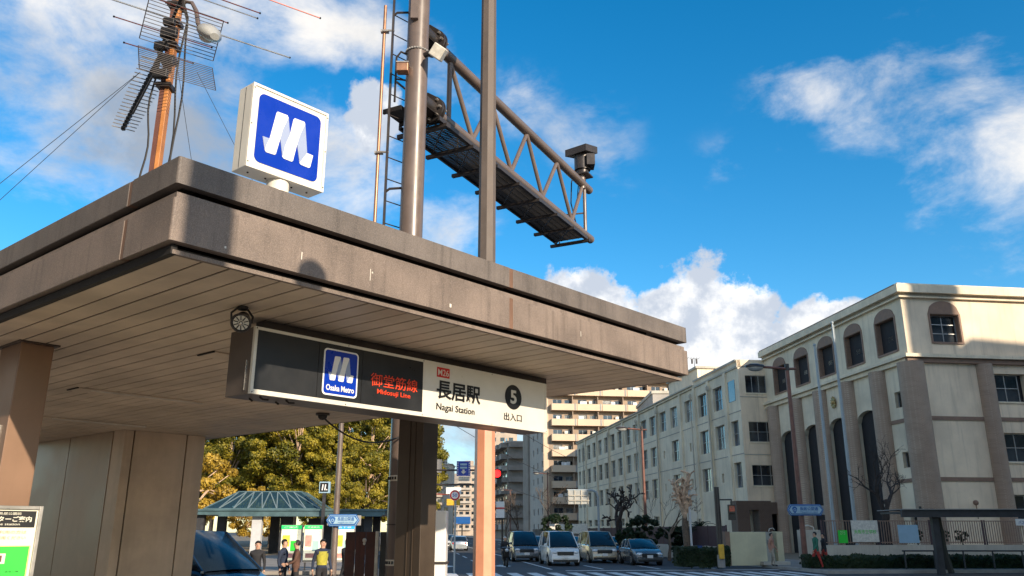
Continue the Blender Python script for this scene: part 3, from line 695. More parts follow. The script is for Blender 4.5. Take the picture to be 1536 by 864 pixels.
    for s in (1, -1):
        mb = MB()
        for i in range(13):
            q = o - bd * (.18 + .022 * i) + up * s * (.05 + .036 * i) + ed * .14
            mb.tube([q - ed * .43, q + ed * .43], .0045, 4)
        for e in (-.43, .43):
            mb.tube([o - bd * .18 + up * s * .05 + ed * (e + .14), o - bd * (.18 + .022 * 12) + up * s * (.05 + .036 * 12) + ed * (e + .14)], .006, 4)
        mb.build('wire_reflector', 'pole_dk', ut)
    # VHF aerial: five long rods across a rising boom
    vt = thing('long_rod_aerial', (X, Y, 7.9), 'wide aerial of long red and silver rods at the top of the mast', 'antenna')
    o = Vector((X + .02, Y - .12, 7.92)); mb = MB(); bd2 = (bd + up * 0).normalized()
    mb.tube([o - bd2 * .75 + up * .36, o + bd2 * .55 - up * .16], .02, 6); mb.build('boom', 'black', vt)
    mb = MB(); mb.tube([o + bd2 * .52 - up * .14, (X, Y, 7.5)], .012, 5); mb.build('strut', 'black', vt)
    for i, (s, l1, l2, m_) in enumerate(((.52, .42, .42, 'redrod'), (.20, .62, .55, 'redrod'), (-.02, 2.1, 1.5, 'alu'), (-.22, .55, .60, 'redrod'), (-.42, .85, .90, 'alu'), (-.50, .85, .9, 'redrod'), (-.72, .8, 1.6, 'redrod'))):
        p = o + bd2 * s - up * s * .38 + up * .03
        mb = MB(); mb.tube([p - ed * l1, p + ed * l2], .0105 if l1 > 1.5 else .008, 6); mb.build('long_rod', m_, vt)
        mb = MB(); mb.ball(p, .028, seg=8, rings=5); mb.ball(p - ed * l1, .014, seg=6, rings=4); mb.ball(p + ed * l2, .014, seg=6, rings=4); mb.build('rod_clamp', 'black', vt)
antenna_mast()

# ------------------------------------------------------------------ sign gantry: round pole, ladder, truss arm with catwalk
def gantry():
    X, Y = -1.765, 13.5; u = dirv(27); v = dirv(-63); G = Frame((X, Y), u, v); P = G.P
    t = thing('gantry_pole', (X, Y, 0), 'tall round brown steel pole carrying a cantilever truss above the canopy', 'gantry')
    mb = MB(); mb.cyl((X, Y, 0), (X, Y, 13.5), .205, .20, 40); mb.build('pole_shaft', 'pole', t, smooth=True)
    mb = MB()
    for i in range(26):
        a0 = 2 * math.pi * i / 26; r = .209; p = Vector((X + r * math.cos(a0), Y + r * math.sin(a0), 10.42)); mb.box(p - Vector((.016, .016, .015)), p + Vector((.016, .016, .015)))
    mb.build('perforated_band', 'conc_grey', t)
    for z in (2.62, 1.35):
        mb = MB(); mb.cyl((X, Y, z), (X, Y, z + .09), .2085, n=32); b = mb.build('reflective_band', 'white', t, smooth=True)
        mb = MB()
        for i in range(26):
            a0 = 2 * math.pi * i / 26; p = Vector((X + .209 * math.cos(a0), Y + .209 * math.sin(a0), z + .045)); mb.box(p - Vector((.014, .014, .022)), p + Vector((.014, .014, .022)))
        mb.build('band_slots', 'black', b)
    for z in (4.1, 4.0, 1.95): mb = MB(); mb.cyl((X, Y, z), (X, Y, z + .018), .212, n=28); mb.build('pole_strap', 'pole_dk', t, smooth=True)
    mb = MB(); mb.box((X - .12, Y - .28, 11.0), (X + .02, Y - .2, 11.55)); mb.build('name_plate', 'pole', t)
    for z, nm in ((10.95, 'upper'), (9.5, 'lower')):
        mb = MB(); mb.cyl(P(.14, 0, z), P(.52, 0, z), .16, n=20); mb.build('arm_stub', 'pole_dk', t, smooth=True)
        mb = MB(); mb.cyl(P(.50, 0, z), P(.54, 0, z), .27, n=24); mb.cyl(P(.58, 0, z), P(.62, 0, z), .27, n=24); fl = mb.build('flange', 'pole_dk', t, smooth=True)
        mb = MB()
        for i in range(8):
            a = math.pi / 4 * i; dv = .22 * math.cos(a); dzz = .22 * math.sin(a); mb.cyl(P(.44, dv, z + dzz), P(.70, dv, z + dzz), .026, n=6)
        mb.build('bolt', 'alu', fl)
        mb = MB()
        for i in range(4):
            a = math.pi / 2 * i + .78; c, s = math.cos(a), math.sin(a)
            mb.prism([P(.16, .15 * c, z + .15 * s), P(.50, .15 * c, z + .15 * s), P(.50, .26 * c, z + .26 * s), P(.16, .20 * c, z + .20 * s)], Vector((.01, .008, .008)))
        mb.build('gusset', 'pole_dk', t)
        mb = MB(); mb.cyl(P(.62, 0, z), P(8.62, 0, z), .112, n=20); mb.build(nm + '_chord', 'pole', t, smooth=True)
    un = [1.15, 2.9, 4.65, 6.4, 8.1]; ln = [2.1, 3.85, 5.5, 7.3]
    br = [(1.15, 1.15)] + [(un[i], ln[i]) for i in range(4)] + [(un[i + 1], ln[i]) for i in range(4)] + [(8.25, 8.25)]
    for a, b in br:
        mb = MB(); mb.cyl(P(a, 0, 10.87), P(b, 0, 9.58), .05, n=10); mb.build('truss_brace', 'pole', t, smooth=True)
    # catwalk
    mb = MB()
    for i in range(116): mb.fb(G, (.5 + i * .0625, .512 + i * .0625), (-.18, .64), (9.235, 9.262))
    for j in range(6): mb.fb(G, (.5, 7.72), (-.18 + j * .16, -.168 + j * .16), (9.234, 9.258))
    mb.build('catwalk_grating', 'grating', t, kind='stuff')
    mb = MB()
    for vv in (-.22, .66): mb.fb(G, (.45, 7.8), (vv - .02, vv + .02), (9.2, 9.29))
    mb.build('catwalk_edge', 'pole_dk', t)
    for i in range(8):
        a = .6 + i * 1.02; mb = MB(); mb.fb(G, (a, a + .08), (-.3, .82), (9.13, 9.2)); mb.build('catwalk_bearer', 'pole_dk', t)
    mb = MB()
    for i in range(7): mb.tube([P(.65 + i * 1.02, -.2, 9.19), P(1.55 + i * 1.02, .6, 9.19)], .014, 4)
    mb.build('catwalk_bracing', 'pole_dk', t)
    mb = MB(); zz = 10.15; mb.tube([P(.3, .66, zz), P(8.1, .66, zz), P(8.25, 0, zz)], .022, 6)
    for i in range(5): mb.tube([P(.8 + i * 1.8, .66, 9.25), P(.8 + i * 1.8, .66, zz)], .018, 5)
    mb.build('hand_rail', 'pole', t)
    # landing by the ladder
    mb = MB(); mb.fb(G, (-.15, .42), (.22, .62), (9.30, 9.33)); mb.fb(G, (-.15, -.11), (.22, .62), (9.24, 9.30)); mb.fb(G, (.37, .42), (.22, .62), (9.24, 9.30)); mb.build('landing', 'grating', t)
    mb = MB(); mb.tube([(X - .38, Y - .05, 9.38), (X - .38, Y - .05, 10.3), (X - .30, Y - .05, 10.42), (X - .2, Y, 10.4)], .022, 6); mb.tube([(X - .38, Y - .05, 9.85), (X - .2, Y, 9.85)], .018, 5); mb.build('grab_rail', 'pole_dk', t)
    lad = thing('pole_ladder', (X - .3, Y, 4.2), 'narrow steel ladder fixed to the left of the gantry pole', 'ladder')
    for dx, dy in ((-.47, -.05), (-.16, .26)):
        mb = MB(); mb.box((X + dx - .02, Y + dy - .03, 4.3), (X + dx + .02, Y + dy + .03, 11.6)); mb.build('rail', 'pole_dk', lad)
    for i in range(17):
        z = 4.5 + i * .42; mb = MB(); mb.tube([(X - .47, Y - .05, z), (X - .16, Y + .26, z)], .011, 5); mb.build('rung', 'pole_dk', lad)
    for z in (5.1, 7.6, 11.2): mb = MB(); mb.tube([(X - .47, Y - .05, z), (X - .4, Y - .05, z + .06), (X - .15, Y, z + .1)], .024, 5); mb.build('stay', 'pole_dk', lad)
    cp = thing('conduit_pipe', (X - .64, Y, 4.1), 'thin copper-coloured conduit pipe clamped beside the ladder', 'pipe')
    mb = MB(); mb.cyl((X - .64, Y, 4.1), (X - .64, Y, 11.45), .03, n=10); mb.build('pipe', 'copper', cp, smooth=True)
    for z in (10.85, 8.35, 6.75, 5.45):
        mb = MB(); mb.box((X - .70, Y - .06, z), (X - .55, Y + .02, z + .045)); mb.cyl((X - .66, Y - .06, z + .02), (X - .44, Y - .06, z + .02), .02, n=6); mb.build('clamp', 'alu', cp)
    bx = thing('junction_box', (X - .24, Y - .25, 9.88), 'small rusty junction box on the left of the gantry pole', 'box')
    mb = MB(); mb.box((X - .33, Y - .34, 9.86), (X - .12, Y - .16, 10.02)); mb.build('box_body', 'copper', bx, bevel=.01)
    mb = MB(); mb.box((X - .34, Y - .35, 10.02), (X - .11, Y - .15, 10.045)); mb.build('lid', 'alu', bx)
    wb = thing('white_detector', (X + .42, Y - .25, 10.2), 'white tilted detector box on the right of the gantry pole', 'detector')
    mb = MB(); c = Vector((X + .42, Y - .3, 10.25)); R = Euler((.5, .55, .2)).to_matrix()
    vs = [c + R @ Vector((sx * .12, sy * .15, sz * .12)) for sz in (-1, 1) for sx, sy in ((-1, -1), (1, -1), (1, 1), (-1, 1))]; mb.hexa(vs); mb.build('detector_body', 'white_dirty', wb, bevel=.015)
    mb = MB(); mb.tube([(X + .1, Y - .1, 10.3), (X + .33, Y - .2, 10.32)], .05, 8); mb.build('bracket', 'pole_dk', wb)
    # traffic detector on the arm end
    k = thing('traffic_camera', P(8.2, 0, 11.05), 'grey hooded traffic camera on the tip of the truss arm', 'camera')
    mb = MB(); mb.cyl(P(8.1, 0, 10.8), P(8.1, 0, 11.2), .09, n=10); mb.cyl(P(8.33, .05, 10.9), P(8.33, .05, 11.2), .07, n=10); mb.build('mast', 'pole', k, smooth=True)
    mb = MB(); mb.fb(G, (7.95, 8.38), (-.22, .22), (11.19, 11.23)); mb.build('plate', 'pole_dk', k)
    mb = MB(); mb.cyl(P(8.15, 0, 11.24), P(8.15, 0, 11.36), .17, n=16); mb.cyl(P(8.15, 0, 11.36), P(8.15, 0, 11.86), .22, n=16); mb.box(P(8.15, 0, 11.42) + Vector((.1, -.3, 0)), P(8.15, 0, 11.42) + Vector((.32, .1, .32))); mb.build('drum', 'pole_dk', k, smooth=True)
    mb = MB(); f = Vector((-.55, -.8, 0)).normalized(); s = Vector((.8, -.55, 0)); c = P(8.15, 0, 11.78)
    q = [c + f * .26 - s * .40, c + f * .30 + s * .30, c - f * .25 + s * .36, c - f * .25 - s * .30]
    mb.hexa([p + Vector((0, 0, z + (0.0 if i % 4 < 2 else .10))) for z in (.0, .20) for i, p in enumerate(q)]); mb.build('hood', 'pole_dk', k)
    mb = MB(); mb.tube([P(8.1, .1, 11.6), P(7.95, .25, 11.0), P(8.0, .3, 10.4), P(8.1, .2, 9.8), P(8.15, 0, 9.65)], .018, 5); mb.tube([P(8.2, .1, 11.5), P(8.35, .25, 10.7), P(8.2, .3, 10.1), P(8.0, .2, 9.9)], .014, 5); mb.build('signal_cable', 'cable', k)
gantry()

def near_pole():
    X, Y = -.435, 13.4
    t = thing('octagonal_street_pole', (X, Y, 0), 'slim eight-sided street pole behind the canopy, brown above and salmon below', 'pole')
    mb = MB(); mb.cyl((X, Y, 4.0), (X, Y, 13.5), .158, .132, 8); mb.build('upper_shaft', 'pole_matt', t)
    mb = MB(); mb.cyl((X, Y, 0), (X, Y, 4.0), .178, .158, 8); mb.build('lower_shaft', 'salmon', t)
near_pole()

def corner_bits():
    mb = MB(); mb.box((-2.66, 13.98, .15), (-2.215, 14.03, 1.845)); t = thing('rusty_sheet_fence', (-2.4, 14, .15), 'rusty maroon sheet-metal hoarding beside the gantry pole foot', 'fence')
    for i in range(3):
        mb = MB(); x = -2.70 + i * .165; mb.box((x, 13.98, .15), (x + .155, 14.0 + .01 * (i % 2), 1.85)); mb.build('sheet', 'rust', t)
    mb = MB(); mb.box((-2.215, 13.95, .15), (-2.165, 14.03, 1.86)); mb.build('edge_post', 'white_dirty', t)
    mb = MB(); mb.ball((-2.39, 13.955, 1.72), .035, seg=8, rings=6); mb.cyl((-2.39, 13.98, 1.70), (-2.39, 13.93, 1.66), .02, n=6); mb.build('hook', 'white_dirty', t)
    mb = MB(); mb.box((-2.14, 14.0, .15), (-1.96, 14.3, 1.85)); mb.build('steel_locker', 'black', label='narrow black steel locker between hoarding and gantry pole', cat='locker')
    t = thing('white_control_cabinet', (-1.18, 12.3, .15), 'tall white street cabinet behind the far right canopy column', 'cabinet')
    mb = MB(); mb.box((-1.40, 12.1, .25), (-.93, 12.5, 2.14)); mb.build('cabinet_body', 'logo_white', t, bevel=.01)
    mb = MB(); mb.box((-1.42, 12.08, .15), (-.91, 12.52, .25)); mb.build('plinth', 'conc_grey', t)
    mb = MB(); mb.box((-1.42, 12.08, 1.42), (-.91, 12.52, 1.45)); mb.build('seam_rail', 'pole_dk', t)
corner_bits()

def shade_poles():
    # the pole whose shadow falls on the left of the front fascia, and a short lamp whose round head shades its lower edge
    h = Vector((SUN.x, SUN.y, 0)).normalized()
    p = CF.P(0, .24, 0) + h * 7.0; p.z = 0
    t = thing('utility_pole', p, 'plain concrete utility pole on the pavement behind the viewer', 'pole')
    mb = MB(); mb.cyl(p, p + Vector((0, 0, 10.5)), .19, .15, 24); mb.build('shaft', 'conc_grey', t, smooth=True)
    p = CF.P(0, 1.03, 0) + h * 5.2; p.z = 0; z = 3.66 + 5.2 * math.tan(SUN_EL)
    t = thing('pavement_lamp', p, 'pavement lamp with a round hooded head behind the viewer', 'lamp')
    mb = MB(); mb.cyl(p, p + Vector((0, 0, z - .1)), .05, .04, 14); mb.build('post', 'pole', t, smooth=True)
    mb = MB(); mb.ball(p + Vector((0, 0, z - .1)), .12, seg=16, rings=10, sq=(1, 1, .9)); mb.build('lamp_head', 'lampgrey', t, smooth=True)
shade_poles()

# ------------------------------------------------------------------ ground, avenue, pavements
S_ = dirv(-7.7); T_ = (S_[1], -S_[0])                 # along the school front and across it
R_ = dirv(-6.6); RL = (-R_[1], R_[0])                 # along the avenue and to its left
K = 1.156
def setting():
    mb = MB(); n = 14; L = 3000
    mb.add([(-L, -L, 0), (L, -L, 0), (L, L, 0), (-L, L, 0)], [(0, 1, 2, 3)]); mb.build('ground', 'asphalt', kind='structure')
    AV = Frame((14.6, 40), R_, RL)
    mb = MB(); mb.fb(AV, (0, 400), (-5.2, 0), (.004, .15)); mb.build('right_pavement', 'pave', kind='structure')
    mb = MB(); mb.fb(AV, (0, 400), (0, .18), (.005, .156)); mb.fb(AV, (-.18, 0), (-60, .18), (.005, .156)); mb.build('right_kerb', 'kerb', kind='structure')
    mb = MB(); mb.fb(AV, (0, 8), (-60, -5.2), (.004, .15)); mb.build('corner_pavement', 'pave', kind='structure')
    mb = MB(); mb.fb(AV, (8, 400), (-90, -5.2), (.003, .14)); mb.build('school_yard', 'soil', kind='structure')
    mb = MB(); mb.fb(AV, (2, 400), (22.0, 30), (.004, .15)); mb.build('left_pavement', 'pave', kind='structure')
    mb = MB(); mb.fb(AV, (2, 400), (21.8, 22.0), (.005, .156)); mb.build('left_kerb', 'kerb', kind='structure')
    mb = MB(); mb.fb(AV, (2, 400), (30, 150), (.003, .13)); mb.build('park_ground', 'soil', kind='structure')
    mb = MB(); mb.fb(CF, (-3.2, 30), (-6, 9.5), (.004, .15)); mb.build('near_pavement', 'pave', kind='structure')
    mb = MB(); mb.fb(CF, (-3.4, -3.2), (-6, 9.5), (.005, .156)); mb.fb(CF, (-3.4, 30), (9.5, 9.7), (.005, .156)); mb.build('near_kerb', 'kerb', kind='structure')
    cw = thing('zebra_crossing', AV.P(0, 10, .004), 'white zebra crossing over the avenue before the waiting cars', 'road marking')
    for i in range(22):
        mb = MB(); a = .9 + i * .95; mb.fb(AV, (-1.5, 2.4), (a, a + .48), (.004, .009)); mb.build('stripe', 'paint', cw)
    mb = MB(); mb.fb(AV, (4.2, 4.6), (.5, 11.5), (.004, .009)); mb.build('stop_line', 'paint', label='white stop line across the right lanes of the avenue', cat='road marking')
    ln = thing('lane_lines', AV.P(30, 10, .004), 'white lane lines running up the avenue', 'road marking')
    for v in (3.2, 6.2, 9.2, 11.9, 15, 18):
        for i in range(18 if v != 11.9 else 1):
            mb = MB(); u0 = 6 + i * 10; mb.fb(AV, (u0, u0 + 5 if v != 11.9 else 300), (v, v + .14), (.004, .008)); mb.build('dash', 'paint', ln)
    # arrow and lozenge painted on the near right lanes
    mb = MB(); 
    for (u, v) in ((9, 14), (9, 17.2)): mb.prism([AV.P(u, v, .004), AV.P(u + 1.6, v - .5, .004), AV.P(u + 3.2, v, .004), AV.P(u + 1.6, v + .5, .004)], (0, 0, .005))
    mb.build('lozenge_mark', 'paint', ln)
    return AV
AV = setting()

# ------------------------------------------------------------------ school: hall block
def school_hall():
    o = (23.03 * K, 47 * K)
    t = thing('school_hall', (o[0] + 12, o[1] + 12, 0), 'four-storey cream school hall with brown tiled half-columns and arched top windows', 'school')
    FL = Frame(o, S_, (-T_[0], -T_[1]), K); FT = Frame(o, T_, (-S_[0], -S_[1]), K)
    aw = [1.9, 5.57, 9.2, 12.85, 16.45]; cols = [3.2, 6.8, 10.4, 14.0, 17.85]
    # side front (v=0 plane), upper storey
    holes = [(c - 1.0, c + 1.0, 11.98, 14.0) for c in aw]
    mb = MB(); wall(mb, FL, 0, 19.1, 11.3, 15.05, holes, .75)
    wall(mb, FL, 0, 3.2, 0, 11.3, [(.3, 1.85, 8.62, 9.55), (.3, 1.85, 5.15, 6.05), (.3, 1.85, 1.75, 2.7)], .3)
    xs = [3.2, 6.8, 10.4, 14.0, 17.85]
    for i in range(4):       # arched heads of the tall bays
        a, b = xs[i] + .5, xs[i + 1] - .5; zs = 8.25; n = 10; rise = .68
        mb.add([FL.P(xs[i], 0, 0), FL.P(a, 0, 0), FL.P(a, 0, 11.3), FL.P(xs[i], 0, 11.3)], [(0, 1, 2, 3)]); mb.add([FL.P(b, 0, 0), FL.P(xs[i + 1], 0, 0), FL.P(xs[i + 1], 0, 11.3), FL.P(b, 0, 11.3)], [(0, 1, 2, 3)])
        arc = [(a + (b - a) * j / n, zs + rise * math.sqrt(max(0, 1 - (2 * j / n - 1) ** 2))) for j in range(n + 1)]
        for j in range(n):
            (u0, z0), (u1, z1) = arc[j], arc[j + 1]
            mb.add([FL.P(u0, 0, z0), FL.P(u1, 0, z1), FL.P(u1, 0, 11.3), FL.P(u0, 0, 11.3)], [(0, 1, 2, 3)])
            mb.add([FL.P(u0, 0, z0), FL.P(u1, 0, z1), FL.P(u1, -2.4, z1), FL.P(u0, -2.4, z0)], [(0, 1, 2, 3)])
        for q in (a, b): mb.add([FL.P(q, 0, 0), FL.P(q, 0, 8.25), FL.P(q, -2.4, 8.25), FL.P(q, -2.4, 0)], [(0, 1, 2, 3)])
    mb.add([FL.P(17.85, 0, 0), FL.P(19.1, 0, 0), FL.P(19.1, 0, 11.3), FL.P(17.85, 0, 11.3)], [(0, 1, 2, 3)])
    mb.build('side_wall', 'school2', t)
    mb = MB(); mb.fb(FL, (3.4, 18.2), (-2.6, -2.4), (0, 9.2)); mb.build('bay_back_wall', 'interior', t)
    for i in range(4):
        for z0, z1 in ((.3, 2.9), (3.6, 5.2), (6.0, 7.6)): window(FL, xs[i] + 1.0, xs[i + 1] - 1.0, z0, z1, 2.34, 3, 2, t)
    # front (right) face
    h2 = [(1.72, 3.55, 12.3, 14.0), (11.72, 13.55, 12.3, 14.0), (5.2, 7.25, 8.85, 10.5), (5.2, 7.25, 5.42, 7.05), (5.2, 7.25, 2.0, 3.6)] + [(9.2, 11.2, z, z + 1.65) for z in (8.85, 5.42, 2.0)]
    mb = MB(); wall(mb, FT, 0, 30, 0, 15.05, h2, .42); mb.build('front_wall', 'school', t)
    mb = MB(); mb.add([FT.P(30, 0, 0), FT.P(30, -19.1, 0), FT.P(30, -19.1, 15.05), FT.P(30, 0, 15.05)], [(0, 1, 2, 3)]); mb.add([FL.P(19.1, 0, 0), FL.P(19.1, -30, 0), FL.P(19.1, -30, 15.05), FL.P(19.1, 0, 15.05)], [(0, 1, 2, 3)]); mb.build('rear_wall', 'school', t)
    mb = MB(); mb.fb(FT, (-.12, 30.1), (-19.2, .12), (15.0, 15.18)); mb.build('roof', 'conc', t)
    mb = MB(); mb.fb(FT, (0.3, 29.9), (-19, -.45), (.1, 15.0)); mb.build('dark_inside', 'interior', t)
    # mouldings
    for fr, L in ((FL, 19.15), (FT, 30)):
        e = .0
        for z0, z1, d, m_ in ((15.18, 15.62, .42, 'cornice'), (14.92, 15.0, .22, 'cornice'), (11.3, 11.5, .40, 'cornice'), (11.02, 11.28, .22, 'trim_brown' if fr is FT else 'cornice')):
            mb = MB()
            if fr is FT: mb.fb(fr, (-d, L), (.001, d), (z0, z1))
            else: mb.fb(fr, (0, L), (.001, d), (z0 + .001, z1 - .001))
            mb.build('moulding', m_, t)
        mb = MB(); mb.fb(fr, (-.3 if fr is FT else 0, L), (.0, .31), (15.55, 15.75)); mb.build('roof_edge', 'trim_brown' if fr is FL else 'cornice', t)
    # bands
    for z in (7.72, 4.32):
        mb = MB(); mb.fb(FL, (.6, 2.5), (.001, .05), (z, z + .22)); mb.build('band', 'trim_brown', t)
        for a, b in ((.85, 4.2), (5.15, 8.0), (9.0, 12.4)):
            mb = MB(); mb.fb(FT, (a, b), (.001, .05), (z, z + .22)); mb.build('band', 'trim_brown', t)
    # tiled half columns
    def halfcol(fr, u, r=.52, z1=11.02, full=False, nm='tiled_column'):
        mb = MB(); n = 14; ang = [math.pi * i / n for i in range(n + 1)] if not full else [2 * math.pi * i / 22 for i in range(23)]
        lo = [fr.P(u + r * math.cos(a), r * math.sin(a) * (1.0 if full else .9), 0) for a in ang]; hi = [fr.P(u + r * math.cos(a), r * math.sin(a) * (1.0 if full else .9), z1) for a in ang]
        k = len(ang); mb.add(lo + hi, [(i, i + 1, k + i + 1, k + i) for i in range(k - 1)]); mb.build(nm, 'tile', t, smooth=True)
    for u in cols: halfcol(FL, u, .66)
    halfcol(FT, .05, .72, full=True)
    for u in (4.65, 8.5, 12.9, 16.7): halfcol(FT, u, .50)
    # arched surrounds
    def surround(fr, c, w, z0, zs, rise, dep):
        n = 12; a, b = c - w - .12, c + w + .12
        arc = [(a + (b - a) * j / n, zs + rise * math.sqrt(max(0, 1 - (2 * j / n - 1) ** 2))) for j in range(n + 1)]
        mb = MB(); mb.prism([fr.P(u, .002, z) for u, z in arc] , fr.v * .045); mb.fb(fr, (a, c - w), (.002, .045), (z0 - .1, zs)); mb.fb(fr, (c + w, b), (.002, .045), (z0 - .1, zs)); mb.fb(fr, (c - w, c + w), (.002, .06), (z0 - .12, z0))
        s = mb.build('arched_surround', 'trim_brown', t)
        mb = MB(); mb.fb(fr, (c - w + .002, c - w + .03), (-dep, .0), (z0, zs)); mb.fb(fr, (c + w - .03, c + w - .002), (-dep, .0), (z0, zs)); mb.fb(fr, (c - w + .03, c + w - .03), (-dep, .0), (zs - .03, zs - .002)); mb.build('reveal_lining', 'trim_brown', s)
    for c in aw:
        surround(FL, c, 1.0, 11.98, 14.0, .68, .7); window(FL, c - .96, c + .96, 12.0, 13.98, .66, 2, 3, t)
        mb = MB(); mb.fb(FL, (c - .2, c + .3), (-.62, -.3), (12.7, 13.0)); mb.build('extractor_unit', 'conc', t)
    for c in (2.635, 12.635):
        surround(FT, c, .915, 12.3, 14.0, .8, .4); window(FT, c - .88, c + .88, 12.33, 13.97, .36, 2, 3, t, key='big')
    for z0, z1 in ((8.85, 10.5), (5.42, 7.05), (2.0, 3.6)):
        window(FT, 5.2, 6.9, z0 + .02, z1 - .02, .3, 2, 2, t, key='big'); window(FT, 9.2, 11.2, z0 + .02, z1 - .02, .3, 2, 2, t, key='big')
        mb = MB(); mb.fb(FT, (5.1, 7.3), (.001, .07), (z0 - .09, z0)); mb.build('sill', 'cornice', t)
    for z0, z1 in ((8.62, 9.55), (5.15, 6.05), (1.75, 2.7)): window(FL, .32, 1.83, z0, z1, .22, 2, 1, t)
    mb = MB(); c = FL.P(8.75, .08, 10.0); 
    for i in range(12): a = math.pi / 6 * i; r = .42; mb.prism([c + S3 * (r * math.cos(a + d)) * m + Vector((0, 0, r * 1.15 * math.sin(a + d) * m)) for d, m in ((-.26, .62), (0, 1), (.26, .62), (0, .3))], Vector((-T_[0], -T_[1], 0)) * .08)
    mb.ball(c, .2, seg=10); mb.build('crest_emblem', 'emblem', t)
    mb = MB(); pc = FT.P(2.62, .3, 3.15); mb.ball(pc, .17, seg=10); mb.cyl(pc, pc - Vector((0, 0, 1.0)), .03, n=6); mb.build('wall_speaker', 'trim_brown', t)
    mb = MB(); pc = FT.P(2.9, .02, 0)
    for i, u in enumerate((1.3, 5.7, 9.9)):
        mb = MB(); mb.fb(FT, (u, u + 1.4), (-1.9, -.9), (15.75, 15.98)); a = mb.build('air_conditioner', 'white_dirty', t, bevel=.03)
        mb = MB(); mb.fb(FT, (u + .15, u + 1.25), (-.9, -.86), (15.8, 15.94)); mb.build('fan_grille', 'interior', a)
    return FL, FT
S3 = Vector((S_[0], S_[1], 0)); T3 = Vector((T_[0], T_[1], 0))
FL, FT = school_hall()

